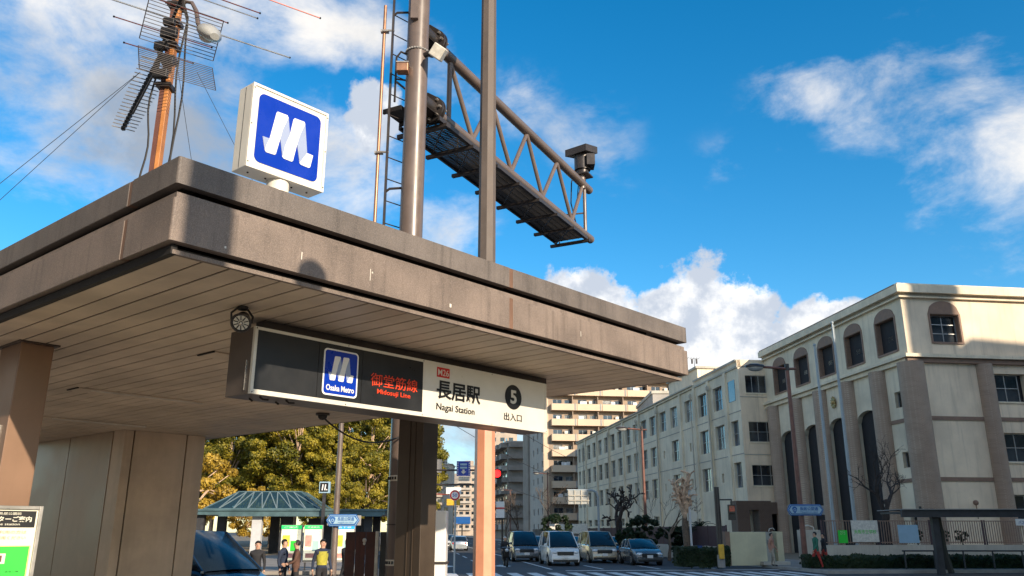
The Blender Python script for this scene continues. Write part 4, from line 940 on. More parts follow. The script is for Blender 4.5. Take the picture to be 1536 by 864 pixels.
def school_wing():
    o = (18.23 * K, 65.62 * K); L = 62
    t = thing('school_wing', (o[0] + 2, o[1] + 30, 0), 'long three-storey grey-cream school wing with regular windows along the avenue', 'school')
    W = Frame(o, S_, (-T_[0], -T_[1]), K); WT = Frame(o, T_, (-S_[0], -S_[1]), K)
    c0 = [4.7, 8.4, 12.1, 16.45, 20.0, 23.6, 26.9, 30.2, 33.5, 37.2, 40.7, 44.2, 47.5, 50.8, 54.4, 57.8, 60.6]
    rows = [(11.5, 13.5), (8.22, 10.22), (4.95, 6.92)]
    hs = []; wn = []; slits = []
    for r, (z0, z1) in enumerate(rows):
        for i, c in enumerate(c0):
            if (r == 1 and i in (2, 4)) or (r == 2 and i in (0, 2, 4)):
                s = (c - .22, c + .22, z0 + .55, z0 + 1.3); hs.append(s); slits.append(s); continue
            w = 1.04 if i < 16 else .7; hs.append((c - w, c + w, z0, z1)); wn.append((c - w, c + w, z0, z1))
    for z0, z1 in rows[1:]: hs.append((.72, 2.22, z0, z1)); wn.append((.72, 2.22, z0, z1))
    for i, c in enumerate(c0[5:]): hs.append((c - 1.0, c + 1.0, 2.3, 3.15)); wn.append((c - 1.0, c + 1.0, 2.3, 3.15))
    mb = MB(); wall(mb, W, 0, L, 0, 14.35, hs, .32); mb.build('avenue_wall', 'school2', t)
    mb = MB(); mb.fb(W, (.4, L), (-14, -.45), (.1, 14.3)); mb.build('dark_inside', 'interior', t)
    rw = random.Random(9)
    for a in wn: window(W, *a, .26, 2, 2, t, pm=rw.choice(('pane_pale', 'pane_pale', 'pane_c', 'pane_b', 'pane')))
    for a in slits: window(W, *a, .2, 1, 1, t, pm='pane')
    mb = MB(); mb.fb(W, (.85, 2.25), (.001, .03), (11.8, 13.5)); mb.build('blocked_window', 'pane_pale', t)
    # stepped parapet: higher near the hall
    mb = MB(); mb.fb(W, (0, L + .2), (-14, .10), (14.35, 14.5)); mb.build('roof', 'conc', t)
    mb = MB(); mb.fb(W, (0, 10.2), (-.25, .06), (14.5, 15.0)); mb.fb(W, (10.2, L), (-.2, .16), (14.36, 14.62)); mb.build('parapet', 'school2', t)
    mb = MB(); mb.fb(W, (.0, 10), (.161, .2), (14.86, 15.02)); mb.fb(W, (10.2, L), (.161, .3), (14.55, 14.68)); mb.build('parapet_cap', 'conc', t)
    for c in (2.7, 6.6, 10.2, 14.2, 21.8, 28.5, 35.4, 42.4, 49.2, 56.1):
        mb = MB(); mb.fb(W, (c - .22, c + .22), (.001, .17), (0, 14.34)); mb.build('pilaster', 'school2', t)
    for c in (10.6, 21.2, 28.9, 42.0, 56.5, 6.2):
        mb = MB(); mb.cyl(W.P(c, .3, 0), W.P(c, .3, 13.9), .07, n=8); mb.box(W.P(c, .3, 13.5) - Vector((.14, .14, 0)), W.P(c, .3, 13.5) + Vector((.14, .14, .35))); mb.build('drainpipe', 'conc', t)
    for z in (7.5, 10.85):
        mb = MB(); mb.fb(W, (0, L), (.0005, .02), (z, z + .06)); mb.build('wall_joint', 'conc_grey', t)
    # end face with three windows
    hw = [(.55, 2.85, 12.3, 13.72), (.55, 2.85, 8.42, 10.0), (.55, 2.85, 5.05, 6.62)]
    mb = MB(); wall(mb, WT, 0, 3.2, 0, 14.98, hw, .2); mb.build('end_wall', 'school', t)
    mb = MB(); mb.fb(WT, (0.0, 3.2), (-.25, -.001), (14.4, 15.0)); mb.build('end_parapet', 'school', t)
    for i, a in enumerate(hw):
        window(WT, *a, .14, 4 if i == 0 else 3, 1 if i == 0 else 2, t, key='e')
        mb = MB(); mb.fb(WT, (.45, 2.95), (.001, .05), (a[2] - .1, a[2])); mb.build('sill', 'cornice', t)
    for z in (11.95, 7.4): mb = MB(); mb.fb(WT, (0, 3.2), (.001, .03), (z, z + .07)); mb.build('wall_joint', 'conc', t)
    # tiled porch
    mb = MB(); mb.fb(WT, (-1.55, -.55), (.2, 1.4), (0, 3.85)); mb.fb(WT, (.2, 1.2), (.2, 1.4), (0, 3.85)); mb.fb(WT, (-.55, .2), (.2, 1.4), (3.2, 3.85)); mb.fb(WT, (1.2, 4), (.2, 1.4), (2.9, 3.75)); mb.build('tiled_porch', 'tile2', t)
    mb = MB(); mb.fb(WT, (1.25, 4), (.01, .2), (0, 2.9)); mb.build('porch_doorway', 'interior', t)
    mb = MB(); pc = WT.P(2.2, 1.5, 3.1); mb.ball(pc, .22, seg=10); mb.build('porch_lamp', 'white_dirty', t)
    # roof shed and aerials
    mb = MB(); mb.fb(W, (15, 24), (-8, -2.2), (14.5, 17.2)); mb.build('roof_shed', 'school', t)
    mb = MB(); mb.fb(W, (14.8, 24.2), (-8.2, -2.0), (17.2, 17.4)); mb.build('roof_shed_cap', 'conc', t)
    for u, v, h in ((20.5, -4, 2.0), (9.6, -2.5, 1.6), (12.5, -3, 1.4)):
        mb = MB(); zb = 17.4 if u > 15 else 14.5; p = W.P(u, v, zb); q = W.P(u, v, zb + h); mb.cyl(p, q, .035, n=6)
        for i in range(5): c = q + S3 * 0 + T3 * (.35 * i - .8) - Vector((0, 0, .05)); mb.cyl(c - S3 * .3 + Vector((0, 0, .1)), c + S3 * .3 - Vector((0, 0, .1)), .015, n=5)
        mb.cyl(q - T3 * .9, q + T3 * .7, .02, n=5)
        if u > 15:
            for s in (-.28, .28): mb.box(q - Vector((.1 - s, .1, .7)), q + Vector((.1 + s, .1, -.1)))
        mb.build('roof_aerial', 'pole_dk', t)
    return W
W = school_wing()

# ------------------------------------------------------------------ school fences, gate, flagpoles
def leaf_cloud(mb, fn, n, size, seed=1):
    rnd = random.Random(seed)
    for i in range(n):
        p, nn = fn(rnd); s = size * rnd.uniform(.6, 1.25)
        a = Vector((rnd.uniform(-1, 1), rnd.uniform(-1, 1), rnd.uniform(-1, 1))).normalized(); b = (nn + a * .8).normalized().cross(a)
        if b.length < .05: continue
        b.normalize(); a = a * s; b = b * s * .7
        mb.add([p - a, p - b, p + a, p + b], [(0, 1, 2, 3)])

def hedge(name, fr, u, v, z, label, n, seed=3, cat='hedge'):
    t = thing(name, fr.P((u[0] + u[1]) / 2, (v[0] + v[1]) / 2, 0), label, cat)
    mb = MB(); mb.fb(fr, (u[0] + .08, u[1] - .08), (v[0] + .06, v[1] - .06), (z[0], z[1] - .08)); mb.build('stem_mass', 'leaf_dark', t)
    def fn(r):
        uu = r.uniform(*u); vv = r.uniform(*v); zz = r.uniform(*z); k = r.random()
        if k < .45: vv = v[1] if abs(fr.P(0, v[1], 0).length) < abs(fr.P(0, v[0], 0).length) else v[0]
        elif k < .9: zz = z[1] + r.uniform(-.06, .05)
        bump = .07 * math.sin(uu * 5) * math.cos(uu * 2.3) + .04 * math.sin(uu * 13 + vv * 9)
        return fr.P(uu, vv, zz + bump), Vector((0, -1, .6)).normalized()
    mb = MB(); leaf_cloud(mb, fn, n, .075, seed); mb.build('foliage', 'leaf_dark', t, kind='stuff')
    return t

F1 = Frame((10.9 * K, 43.8 * K), S_, T_)                # street wall of the wing yard
def fences():
    t = thing('plum_wall_fence', F1.P(20, 0, 0), 'long plum-brown panel fence on a pale low wall along the avenue side of the school', 'fence')
    for i in range(24):
        u0 = -.2 + i * 3.0; mb = MB(); mb.fb(F1, (u0, u0 + 2.97), (-.12, .12), (.14, 1.0)); mb.build('low_wall_block', 'conc', t)
        mb = MB(); mb.fb(F1, (u0, u0 + 2.98), (-.06, -.02 + .008 * (i % 2)), (1.003, 2.2)); mb.build('fence_panel', 'purple', t)
        mb = MB(); mb.fb(F1, (u0 - .04, u0 + .04), (-.075, .0), (1.002, 2.24)); mb.build('post', 'purple', t)
    nz = thing('small_notice_boards', F1.P(3.5, -.2, .6), 'blue and pale notice sheets on the low wall behind the light-barked street tree', 'notice')
    for a, b, m_ in ((2.6, 3.3, 'white_dirty'), (3.7, 4.6, 'road_blue')): mb = MB(); mb.fb(F1, (a, b), (-.15, -.125), (.35, 1.02)); mb.build('sheet', m_, nz)
    # gate walls
    g = thing('school_gate_wall', (12.2, 46.6, 0), 'cream curved gate wall with a small grey plate at the school entrance', 'gate wall')
    GT = Frame((11.55, 46.7), T_, S_)
    mb = MB(); mb.fb(GT, (.28, 2.35), (0, .3), (.1, 1.85)); mb.build('left_wall', 'gate_cream', g, bevel=.02)
    mb = MB(); mb.fb(GT, (0, .27), (-.06, .36), (.1, 1.87)); mb.build('left_pier', 'trim_brown', g)
    mb = MB(); mb.hexa([GT.P(2.352, 0, .1), GT.P(3.15, .9, .1), GT.P(3.0, 1.1, .1), GT.P(2.352, .3, .1), GT.P(2.352, 0, 1.85), GT.P(3.15, .9, 1.85), GT.P(3.0, 1.1, 1.85), GT.P(2.352, .3, 1.85)]); mb.build('angled_wall', 'conc', g)
    mb = MB(); mb.fb(GT, (3.2, 3.55), (.5, 1.1), (.1, 1.87)); mb.build('right_pier', 'gate_cream', g)
    mb = MB(); q = [GT.P(2.45, .09, z) for z in (1.2, 1.42)]; d = (GT.P(3.0, .72, 0) - GT.P(2.45, .09, 0)); mb.prism([q[0], q[0] + d, q[1] + d, q[1]], Vector((.02, -.03, 0))); mb.build('name_plate', 'conc_grey', g)
    mb = MB(); mb.tube([GT.P(2.9, .8, 1.86), GT.P(2.95, .8, 2.02), GT.P(3.15, .8, 2.06), GT.P(3.25, .8, 1.95)], .02, 6); mb.build('small_lamp', 'white_dirty', g)
    mb = MB(); mb.fb(GT, (1.9, 3.4), (-.5, -.05), (.15, .32)); mb.build('step_stone', 'conc', g)
    g2 = thing('gate_pier', (16.2, 46.8, 0), 'broad pale gate pier with a bracket lamp on top, right of the gate opening', 'gate pier')
    mb = MB(); mb.fb(GT, (4.45, 5.55), (0, .6), (.1, 1.95)); mb.build('pier', 'conc', g2, bevel=.02)
    mb = MB(); mb.tube([GT.P(4.5, .3, 1.95), GT.P(4.55, .3, 2.14), GT.P(5.0, .3, 2.2), GT.P(5.3, .3, 2.1), GT.P(5.32, .3, 1.96)], .03, 6); mb.box(GT.P(4.5, .2, 2.1), GT.P(4.75, .3, 2.22)); mb.build('bracket_lamp', 'white_dirty', g2)
    # right yard wall with railing
    F2 = Frame((17.4, 48.2), dirv(84.5), dirv(-5.5))
    t = thing('yard_wall_with_railing', F2.P(10, 0, 0), 'pale low wall topped by a brown railing before the school hall', 'fence')
    mb = MB()
    for i in range(9):
        u0 = i * 3.2; mb = MB(); mb.fb(F2, (u0, u0 + 3.18), (-.14, .14), (.1, 1.14)); mb.build('low_wall_block', 'conc', t)
        mb = MB(); mb.fb(F2, (u0 - .04, u0 + .04), (-.04, .04), (1.143, 2.5)); mb.fb(F2, (u0 + .12, u0 + .16), (-.04, .04), (1.143, 2.5)); mb.build('post', 'purple', t)
        for z in (1.26, 2.42): mb = MB(); mb.fb(F2, (u0 + .17, u0 + 3.15), (-.02, .02), (z, z + .05)); mb.build('rail', 'trim_brown', t)
    mb = MB()
    for i in range(int(28.8 / .145)):
        if (i * .145) % 3.2 < .2: continue
        mb.fb(F2, (i * .145, i * .145 + .035), (-.012, .012), (1.2, 2.45))
    mb.build('railing_bars', 'trim_brown', t, kind='stuff')
    for a, b, z0, z1, m_, lb, n in ((1.2, 1.9, 1.25, 2.0, 'map_green', 'small green notice board on the yard railing beside the gate pier', 'さくら'), (2.3, 4.4, 1.3, 2.55, 'white_dirty', 'white notice board with green print on the yard railing', '大阪市立学校'), (6.0, 7.6, 1.25, 2.3, 'road_pale', 'pale blank board on the yard railing below the second flagpole', '')):
        bt = thing('notice_board', F2.P(a, -.1, z0), lb, 'notice board')
        mb = MB(); mb.fb(F2, (a * .74, b * .74), (-.12, -.07), (z0, z1 * .97)); mb.build('board', m_, bt)
        if n: text(n, F2.P(a * .74 + .12, -.1225, z0 + .45), dirv(84.5), (b - a) * .74 - .25, .22, 'map_green' if m_ == 'white_dirty' else 'sign_cream', bt, depth=.004)
    for x, y, z1, lb in ((21.9, 56.0, 17.5, 'pale flagpole before the second tall bay of the school hall'), (25.0, 55.2, 18.5, 'pale flagpole before the fourth tall bay of the school hall')):
        pass
    for (bx, by, tp, lb) in ((19.6, 52.2, 13.4, 'pale thin flagpole nearest the wing of the school'), (20.9, 52.2, 14.9, 'pale thin flagpole in front of the crest emblem')):
        ft = thing('flagpole', (bx, by, .1), lb, 'flagpole'); mb = MB(); mb.cyl((bx, by, .1), (bx, by, tp), .11, .06, 12); mb.build('pole_shaft', 'flagpole', ft, smooth=True)
        mb = MB(); mb.ball((bx, by, tp + .05), .1, seg=10); mb.build('finial', 'flagpole', ft, smooth=True)
        mb = MB(); mb.tube([(bx + .12, by, 1.2), (bx + .1, by, tp - .1)], .010, 4); mb.build('halyard', 'flagpole', ft)
fences()
HF = Frame((9.5, 43.4), T_, S_)
hedge('left_hedge', Frame((8.3, 43.9), T_, S_), (.1, 2.9), (0, 1.0), (.16, 1.0), 'dark clipped hedge at the foot of the light-barked street tree', 4200, 3)
hedge('long_corner_hedge', Frame((14.3, 41.9), dirv(89), dirv(-1)), (0, 14), (0, 1.2), (.16, .66), 'long low dark hedge along the corner kerb in front of the school', 11000, 4)

# ------------------------------------------------------------------ trees
def branches(base, d0, L0, r0, depth, seed, spread=.6, shrink=.72, kids=(2, 3), curl=.25, upb=.15, mats=None, tiny=.012):
    rnd = random.Random(seed); trunk = MB(); tw = MB(); tips = []
    def rec(p, d, L, r, lev):
        n = 4; pts = [p]; q = p
        for i in range(n):
            d = (d + Vector((rnd.uniform(-curl, curl), rnd.uniform(-curl, curl), rnd.uniform(-curl, curl) * .6 + upb * .3))).normalized(); q = q + d * L / n; pts.append(q)
        r2 = max(tiny, r * .62); (trunk if lev == 0 else tw).tube(pts, r, 7 if lev < 2 else 4, r2=r2)
        if lev >= depth: tips.append((q, r2)); return
        for k in range(rnd.randint(*kids)):
            a = rnd.uniform(0, 2 * math.pi); s = d.orthogonal().normalized(); s2 = d.cross(s)
            nd = (d + (s * math.cos(a) + s2 * math.sin(a)) * spread * rnd.uniform(.6, 1.3) + Vector((0, 0, upb))).normalized()
            rec(pts[rnd.choice((-1, -1, -2))], nd, L * shrink * rnd.uniform(.75, 1.15), r2 * .86, lev + 1)
    rec(Vector(base), Vector(d0).normalized(), L0, r0, 0)
    return trunk, tw, tips

def bare_tree(x, y, label, L0, r0, depth, seed, m='bark_dk', m2=None, d0=(0, 0, 1), **kw):
    t = thing('bare_tree', (x, y, .1), label, 'tree')
    tr, tw, tips = branches((x, y, .1), d0, L0, r0, depth, seed, **kw)
    tr.build('trunk', m, t, smooth=True); tw.build('crown', m2 or m, t, smooth=True); return t

def pollard(x, y, h, seed, label, m2='bark_pale', nb=9, group=None):
    rnd = random.Random(seed); t = thing('pollarded_tree', (x, y, .1), label, 'tree', group)
    mb = MB(); pts = [(x, y, .1), (x + .04, y, 1.2), (x - .03, y, 2.1), (x, y, 2.7)]; mb.tube(pts, .24, 9, r2=.16); mb.build('trunk', 'bark', t, smooth=True)
    cr = MB()
    for i in range(nb):
        a = 2 * math.pi * i / nb + rnd.uniform(-.3, .3); lean = rnd.uniform(.12, .75); L = (h - 2.6) * rnd.uniform(.45, 1.0) * (1 - lean * .35)
        p = Vector((x, y, 2.2 + rnd.uniform(0, .6))); d = Vector((math.cos(a) * lean, math.sin(a) * lean, 1)).normalized(); seq = [p]; r = .10
        for k in range(5):
            d = (d + Vector((rnd.uniform(-.22, .22), rnd.uniform(-.22, .22), .22))).normalized(); p = p + d * L / 5; seq.append(p)
            if k >= 1:
                for _ in range(2):
                    dd = Vector((rnd.uniform(-1, 1), rnd.uniform(-1, 1), rnd.uniform(.1, .9))).normalized(); e = p + dd * rnd.uniform(.18, .42); cr.tube([p, (p + e) / 2 + Vector((0, 0, .04)), e], .05, 6, r2=.03); cr.ball(e, .055, seg=6, rings=4)
        cr.tube(seq, r, 7, r2=.055); cr.ball(seq[-1], .08, seg=6, rings=4)
    cr.build('crown', m2, t, smooth=True); return t

def leafy_mesh(seed, rx, rz, n, clumps, leaf, zc):
    rnd = random.Random(seed); cs = []
    for i in range(clumps):
        while True:
            p = Vector((rnd.uniform(-1, 1), rnd.uniform(-1, 1), rnd.uniform(-1, 1)))
            if .25 < p.length < 1: break
        q = p.normalized() * (p.length ** .5); cs.append((Vector((q.x * rx, q.y * rx, zc + q.z * rz)), rnd.uniform(.10, .24) * rx))
    mb = MB()
    for i in range(n):
        c, r = cs[rnd.randrange(clumps)]
        d = Vector((rnd.gauss(0, 1), rnd.gauss(0, 1), rnd.gauss(.25, 1))).normalized(); p = c + Vector((d.x, d.y, d.z * .75)) * r * (rnd.random() ** .33)
        s = leaf * rnd.uniform(.6, 1.3); a = Vector((rnd.uniform(-1, 1), rnd.uniform(-1, 1), rnd.uniform(-1, 1))).normalized(); b = (d + a * .5).cross(a)
        if b.length < .05: continue
        b.normalize(); mb.add([p - a * s, p - b * s * .6, p + a * s, p + b * s * .6], [(0, 1, 2, 3)])
    return mb, cs

def leafy_tree_proto(seed, h, rx, m, label, leaf=.22, n=9000, clumps=46):
    rz = h * .40; zc = h * .58; t = thing('leafy_tree', (0, 0, 0), label, 'tree', 'leafy park trees behind the far entrance')
    mb, cs = leafy_mesh(seed, rx, rz, n, clumps, leaf, zc); mb.build('crown', m, t, kind='stuff')
    tb = MB(); tb.tube([(0, 0, 0), (.1, .05, h * .2), (0, .1, h * .42), (.1, 0, h * .75)], .24, 8, r2=.06)
    rnd = random.Random(seed)
    for c, r in rnd.sample(cs, 12):
        st = Vector((0, .05, h * rnd.uniform(.22, .55))); tb.tube([st, st.lerp(c, .5) + Vector((0, 0, .4)), c], .085, 6, r2=.03)
    tb.build('trunk', 'bark_pale' if seed % 2 else 'bark', t, smooth=True); return t

def trees():
    g = leafy_tree_proto(11, 17, 4.6, 'leaf_olive', 'tall olive-green tree directly behind the middle of the glass roof', .14, 44000, 120)
    a = leafy_tree_proto(12, 13, 4.2, 'leaf_gold', 'golden-green tree just right of the glass roof peak', .13, 34000, 95)
    b = leafy_tree_proto(13, 10, 4.4, 'leaf_orange', 'broad amber tree at the far left beside the wall block', .14, 20000, 48)
    spots = [(g, -24.5, 96, 1.1, 0.0, None), (g, -16.3, 97, 1.05, 1.9, 'tall olive-green tree right behind the gantry pole foot'), (a, -20.0, 93, 1.0, 0.6, None), (b, -30.2, 79, 1.05, 0.0, None),
             (g, -33.5, 100, 1.05, 3.4, 'tall olive-green tree above the left end of the far entrance roof'), (a, -27.5, 98, 1.15, 2.5, 'golden-green tall tree between two olive ones behind the glass roof'), (a, -15.2, 88, .85, 4.0, 'smaller golden-green tree behind the small metro post sign'),
             (b, -26.2, 88, .62, 2.0, 'small amber tree peeping over the left half of the glass roof'), (g, -29.5, 112, 1.25, 5.0, 'olive tree in the second row behind the glass roof, left one'), (g, -21.0, 113, 1.25, 4.4, 'olive tree in the second row behind the glass roof, middle one'),
             (a, -12.9, 104, 1.0, 1.2, 'golden-green tree closest to the avenue'), (g, -38, 108, 1.3, .4, 'olive tree in the second row, leftmost'), (g, -25.5, 122, 1.45, 2.2, 'olive tree in the third row behind the glass roof, left one'), (g, -17.0, 124, 1.4, 3.1, 'olive tree in the third row behind the glass roof, right one'), (g, -35, 126, 1.5, 5.2, 'olive tree in the third row, leftmost'), (g, -13.8, 112, 1.1, .9, 'olive tree in the second row, nearest the avenue'), (b, -36.5, 88, 1.1, 1.0, 'broad amber tree hidden farther left along the park'),
             (a, -18.2, 82, .55, .3, 'low golden-green tree beside the end of the far entrance roof'), (a, -15.6, 80, .5, 2.2, 'lowest golden-green tree right of the far entrance roof')]
    seen = set()
    for src, x, y, s, rz, lb in spots:
        if src.name not in seen: seen.add(src.name); o = src; o.location = (x, y, .1); o.rotation_euler = (0, 0, rz)
        else: o = dup(src, (x, y, .1), rz, lb)
        o.scale = (s, s, s)
    bare_tree(22.3, 50.6, 'dark bare tree with fine twigs before the school hall columns', 2.3, .30, 6, 21, spread=.85, kids=(2, 3), shrink=.74, curl=.28, tiny=.008)
    t = bare_tree(8.2, 57.5, 'dark twisted leaning tree behind the plum-brown fence', 2.6, .26, 4, 8, spread=1.0, kids=(3, 3), shrink=.66, curl=.5, d0=(-.55, 0, 1), tiny=.05)
    bare_tree(9.9, 54.5, 'thin bare tree behind the fence beside the nearer street lamp', 1.6, .12, 5, 5, m='bark', spread=.75, kids=(2, 3), shrink=.78, tiny=.01)
    bare_tree(3.6, 92, 'small bare street tree below the second lamp', 2.2, .14, 5, 15, m='bark', spread=.6, shrink=.74, tiny=.015)
    bare_tree(1.1, 120, 'small bare street tree far up the avenue before the grey apartments', 2.6, .16, 5, 16, m='bark', spread=.6, shrink=.74, tiny=.02)
    bare_tree(-1.0, 150, 'small bare street tree farthest up the avenue', 2.6, .18, 5, 17, m='bark', spread=.6, shrink=.76, tiny=.025)
    pollard(9.15, 45.1, 5.35, 4, 'light-barked pollarded street tree above the dark hedge', nb=16)
    # shrubs
    for x, y, z, r, s, lb in ((8.6, 56, 1.9, 1.15, 31, 'dark round shrub behind the fence under the thin bare tree'), (10.9, 57, 1.6, .8, 32, 'low dark shrub behind the fence, left of the palm'), (4.0, 78, 2.4, 1.3, 33, 'dark bushy shrub beside the large road sign'),
                              (7.2, 55, 1.5, .6, 34, 'low dark bush behind the fence, right of the twisted tree')):
        t = thing('dark_shrub', (x, y, .1), lb, 'shrub'); mb, cs = leafy_mesh(s, r, r * .8, 6500, 60, .085, z); mb2 = MB(); mb2.add([p + Vector((x, y, 0)) for p in mb.v], mb.f); mb2.build('foliage', 'leaf_dark', t, kind='stuff')
        mb = MB(); mb.tube([(x, y, .1), (x, y, z)], .08, 6); mb.build('stem', 'bark_dk', t)
    t = thing('sago_palm', (12.1, 55.5, .1), 'spiky dark sago palm behind the plum-brown fence near the gate', 'palm'); mb = MB(); mb.tube([(12.1, 55.5, .1), (12.15, 55.5, 2.0)], .25, 8); mb.build('trunk', 'bark_dk', t)
    rnd = random.Random(5)
    for i in range(34):
        a = 2 * math.pi * i * .382; e = rnd.uniform(.15, 1.25); L = rnd.uniform(1.2, 1.7); p = Vector((12.15, 55.5, 2.0)); mb = MB(); pts = []
        for k in range(6): s = k / 5; pts.append(p + Vector((math.cos(a) * math.cos(e) * L * s, math.sin(a) * math.cos(e) * L * s, L * s * math.sin(e) - .55 * s * s * L)))
        for k in range(5):
            d = pts[k + 1] - pts[k]; n = d.cross(Vector((0, 0, 1))).normalized() * (.16 if k < 4 else .07)
            for sgn in (1, -1):
                for h in (0, .5): q = pts[k] + d * h; mb.add([q, q + n * sgn + d * .5, q + d * .3], [(0, 1, 2)])
        mb.tube(pts, .02, 3); mb.build('frond', 'leaf_dark', t)
    for i, (x, lb) in enumerate(((23.55, 'clipped ball shrub, first from the left behind the railing'), (25.05, 'clipped ball shrub, middle one behind the railing'), (26.15, 'clipped ball shrub, right one behind the railing'))):
        t = thing('ball_shrub', (x, 50.0, .1), lb, 'shrub', 'clipped ball shrubs behind the school railing'); mb, cs = leafy_mesh(50 + i, .36, .36, 2600, 26, .05, 1.62); mb2 = MB(); mb2.add([p + Vector((x, 50.0, 0)) for p in mb.v], mb.f); mb2.build('foliage', 'leaf_dark', t, kind='stuff')
        mb = MB(); mb.tube([(x, 50, .1), (x, 50, 1.5)], .04, 5); mb.build('stem', 'bark_dk', t)
trees()

# ------------------------------------------------------------------ street lamps, signals, road signs
def street_lamp(x, y, h, label, first=None):
    if first: return dup(first, (x, y, .15), None, label)
    t = thing('street_lamp', (x, y, .15), label, 'street lamp', 'red-brown street lamps along the right kerb')
    mb = MB(); mb.cyl((x, y, .15), (x, y, h), .15, .10, 14); mb.build('post', 'redpole', t, smooth=True)
    mb = MB(); mb.cyl((x, y, h - .08), (x, y, h + .28), .12, n=12); mb.build('post_cap', 'pole_dk', t, smooth=True)
    mb = MB(); mb.tube([(x + .45, y, h + .02), (x, y, h + .02), (x - .7, y, h + .08), (x - 1.3, y - .0, h + .12)], .07, 8); mb.build('arm', 'redpole', t, smooth=True)
    mb = MB(); vs = []; n = 12; prof = [(0, .08), (.12, .17), (.45, .25), (.8, .24), (1.05, .12)]
    for d, r in prof:
        for j in range(n):
            th = 2 * math.pi * j / n; vs.append((x - 1.2 - d, y + r * math.cos(th), h + .12 + r * .75 * max(-.1, math.sin(th))))
    k = len(prof); mb.add(vs, [(i * n + j, i * n + (j + 1) % n, (i + 1) * n + (j + 1) % n, (i + 1) * n + j) for i in range(k - 1) for j in range(n)] + [tuple(range(n - 1, -1, -1)), tuple(range((k - 1) * n, k * n))])
    mb.build('lamp_hood', 'pole_dk', t, smooth=True)
    mb = MB(); mb.ball((x - 1.72, y, h + .10), .36, seg=12, rings=8, sq=(1.25, .58, .62)); mb.build('lamp_bowl', 'lampgrey', t, smooth=True)
    return t

def road_sign(fr_o, az, w, h, label, pole=None):
    """hexagonal-ended blue route sign: emblem and characters"""
    u = dirv(az); v = (u[1], -u[0]); fr = Frame(fr_o, u, v); z = fr_o[2]; e = h * .28
    t = thing('route_name_sign', fr_o, label, 'road sign'); fr.z0 = 0
    out = [(0, 0), (e, -h / 2), (w - e, -h / 2), (w, 0), (w - e, h / 2), (e, h / 2)]
    def pl(s, d, m, nm, par=t):
        mb = MB(); mb.prism([fr.P(w / 2 + (x - w / 2) * (1 - (s / w * 2)), d, z + yv * (1 - s / h * 2)) for x, yv in out], fr.v * .012); return mb.build(nm, m, par)
    pl(0, .03, 'road_blue', 'sign_plate'); pl(.035, .044, 'road_pale', 'pale_border'); pl(.055, .058, 'road_blue', 'blue_line'); pl(.10, .072, 'road_pale', 'sign_field')
    mb = MB(); c = fr.P(w * .20, .086, z); s = h * .26; U = fr.u
    mb.prism([c + U * (s * a) + Vector((0, 0, s * b)) for a, b in ((-.9, .55), (-.5, 1), (0, 1.1), (.5, 1), (.9, .55), (.75, -.2), (.3, -.95), (0, -1.15), (-.3, -.95), (-.75, -.2))], fr.v * .01); em = mb.build('route_shield', 'road_blue', t)
    mb = MB(); mb.cyl(c + fr.v * .010, c + fr.v * .016 , s * .5, n=14); mb.build('shield_ring', 'road_pale', em)
    mb = MB(); mb.cyl(c + fr.v * .017, c + fr.v * .02, s * .3, n=14); mb.build('shield_core', 'road_blue', em)
    text('長居公園通', fr.P(w * .34, .0855, z - h * .06), u, w * .5, h * .32, 'road_blue', t, depth=.004, bold=.015)
    text('Nagaikoen-dori', fr.P(w * .36, .0855, z - h * .28), u, w * .46, h * .15, 'road_blue', t, depth=.004)
    mb = MB(); mb.fb(fr, (.05, w + .06), (-.02, .028), (z - h * .42, z + h * .40)); mb.build('backing_box', 'conc_grey', t)
    return t

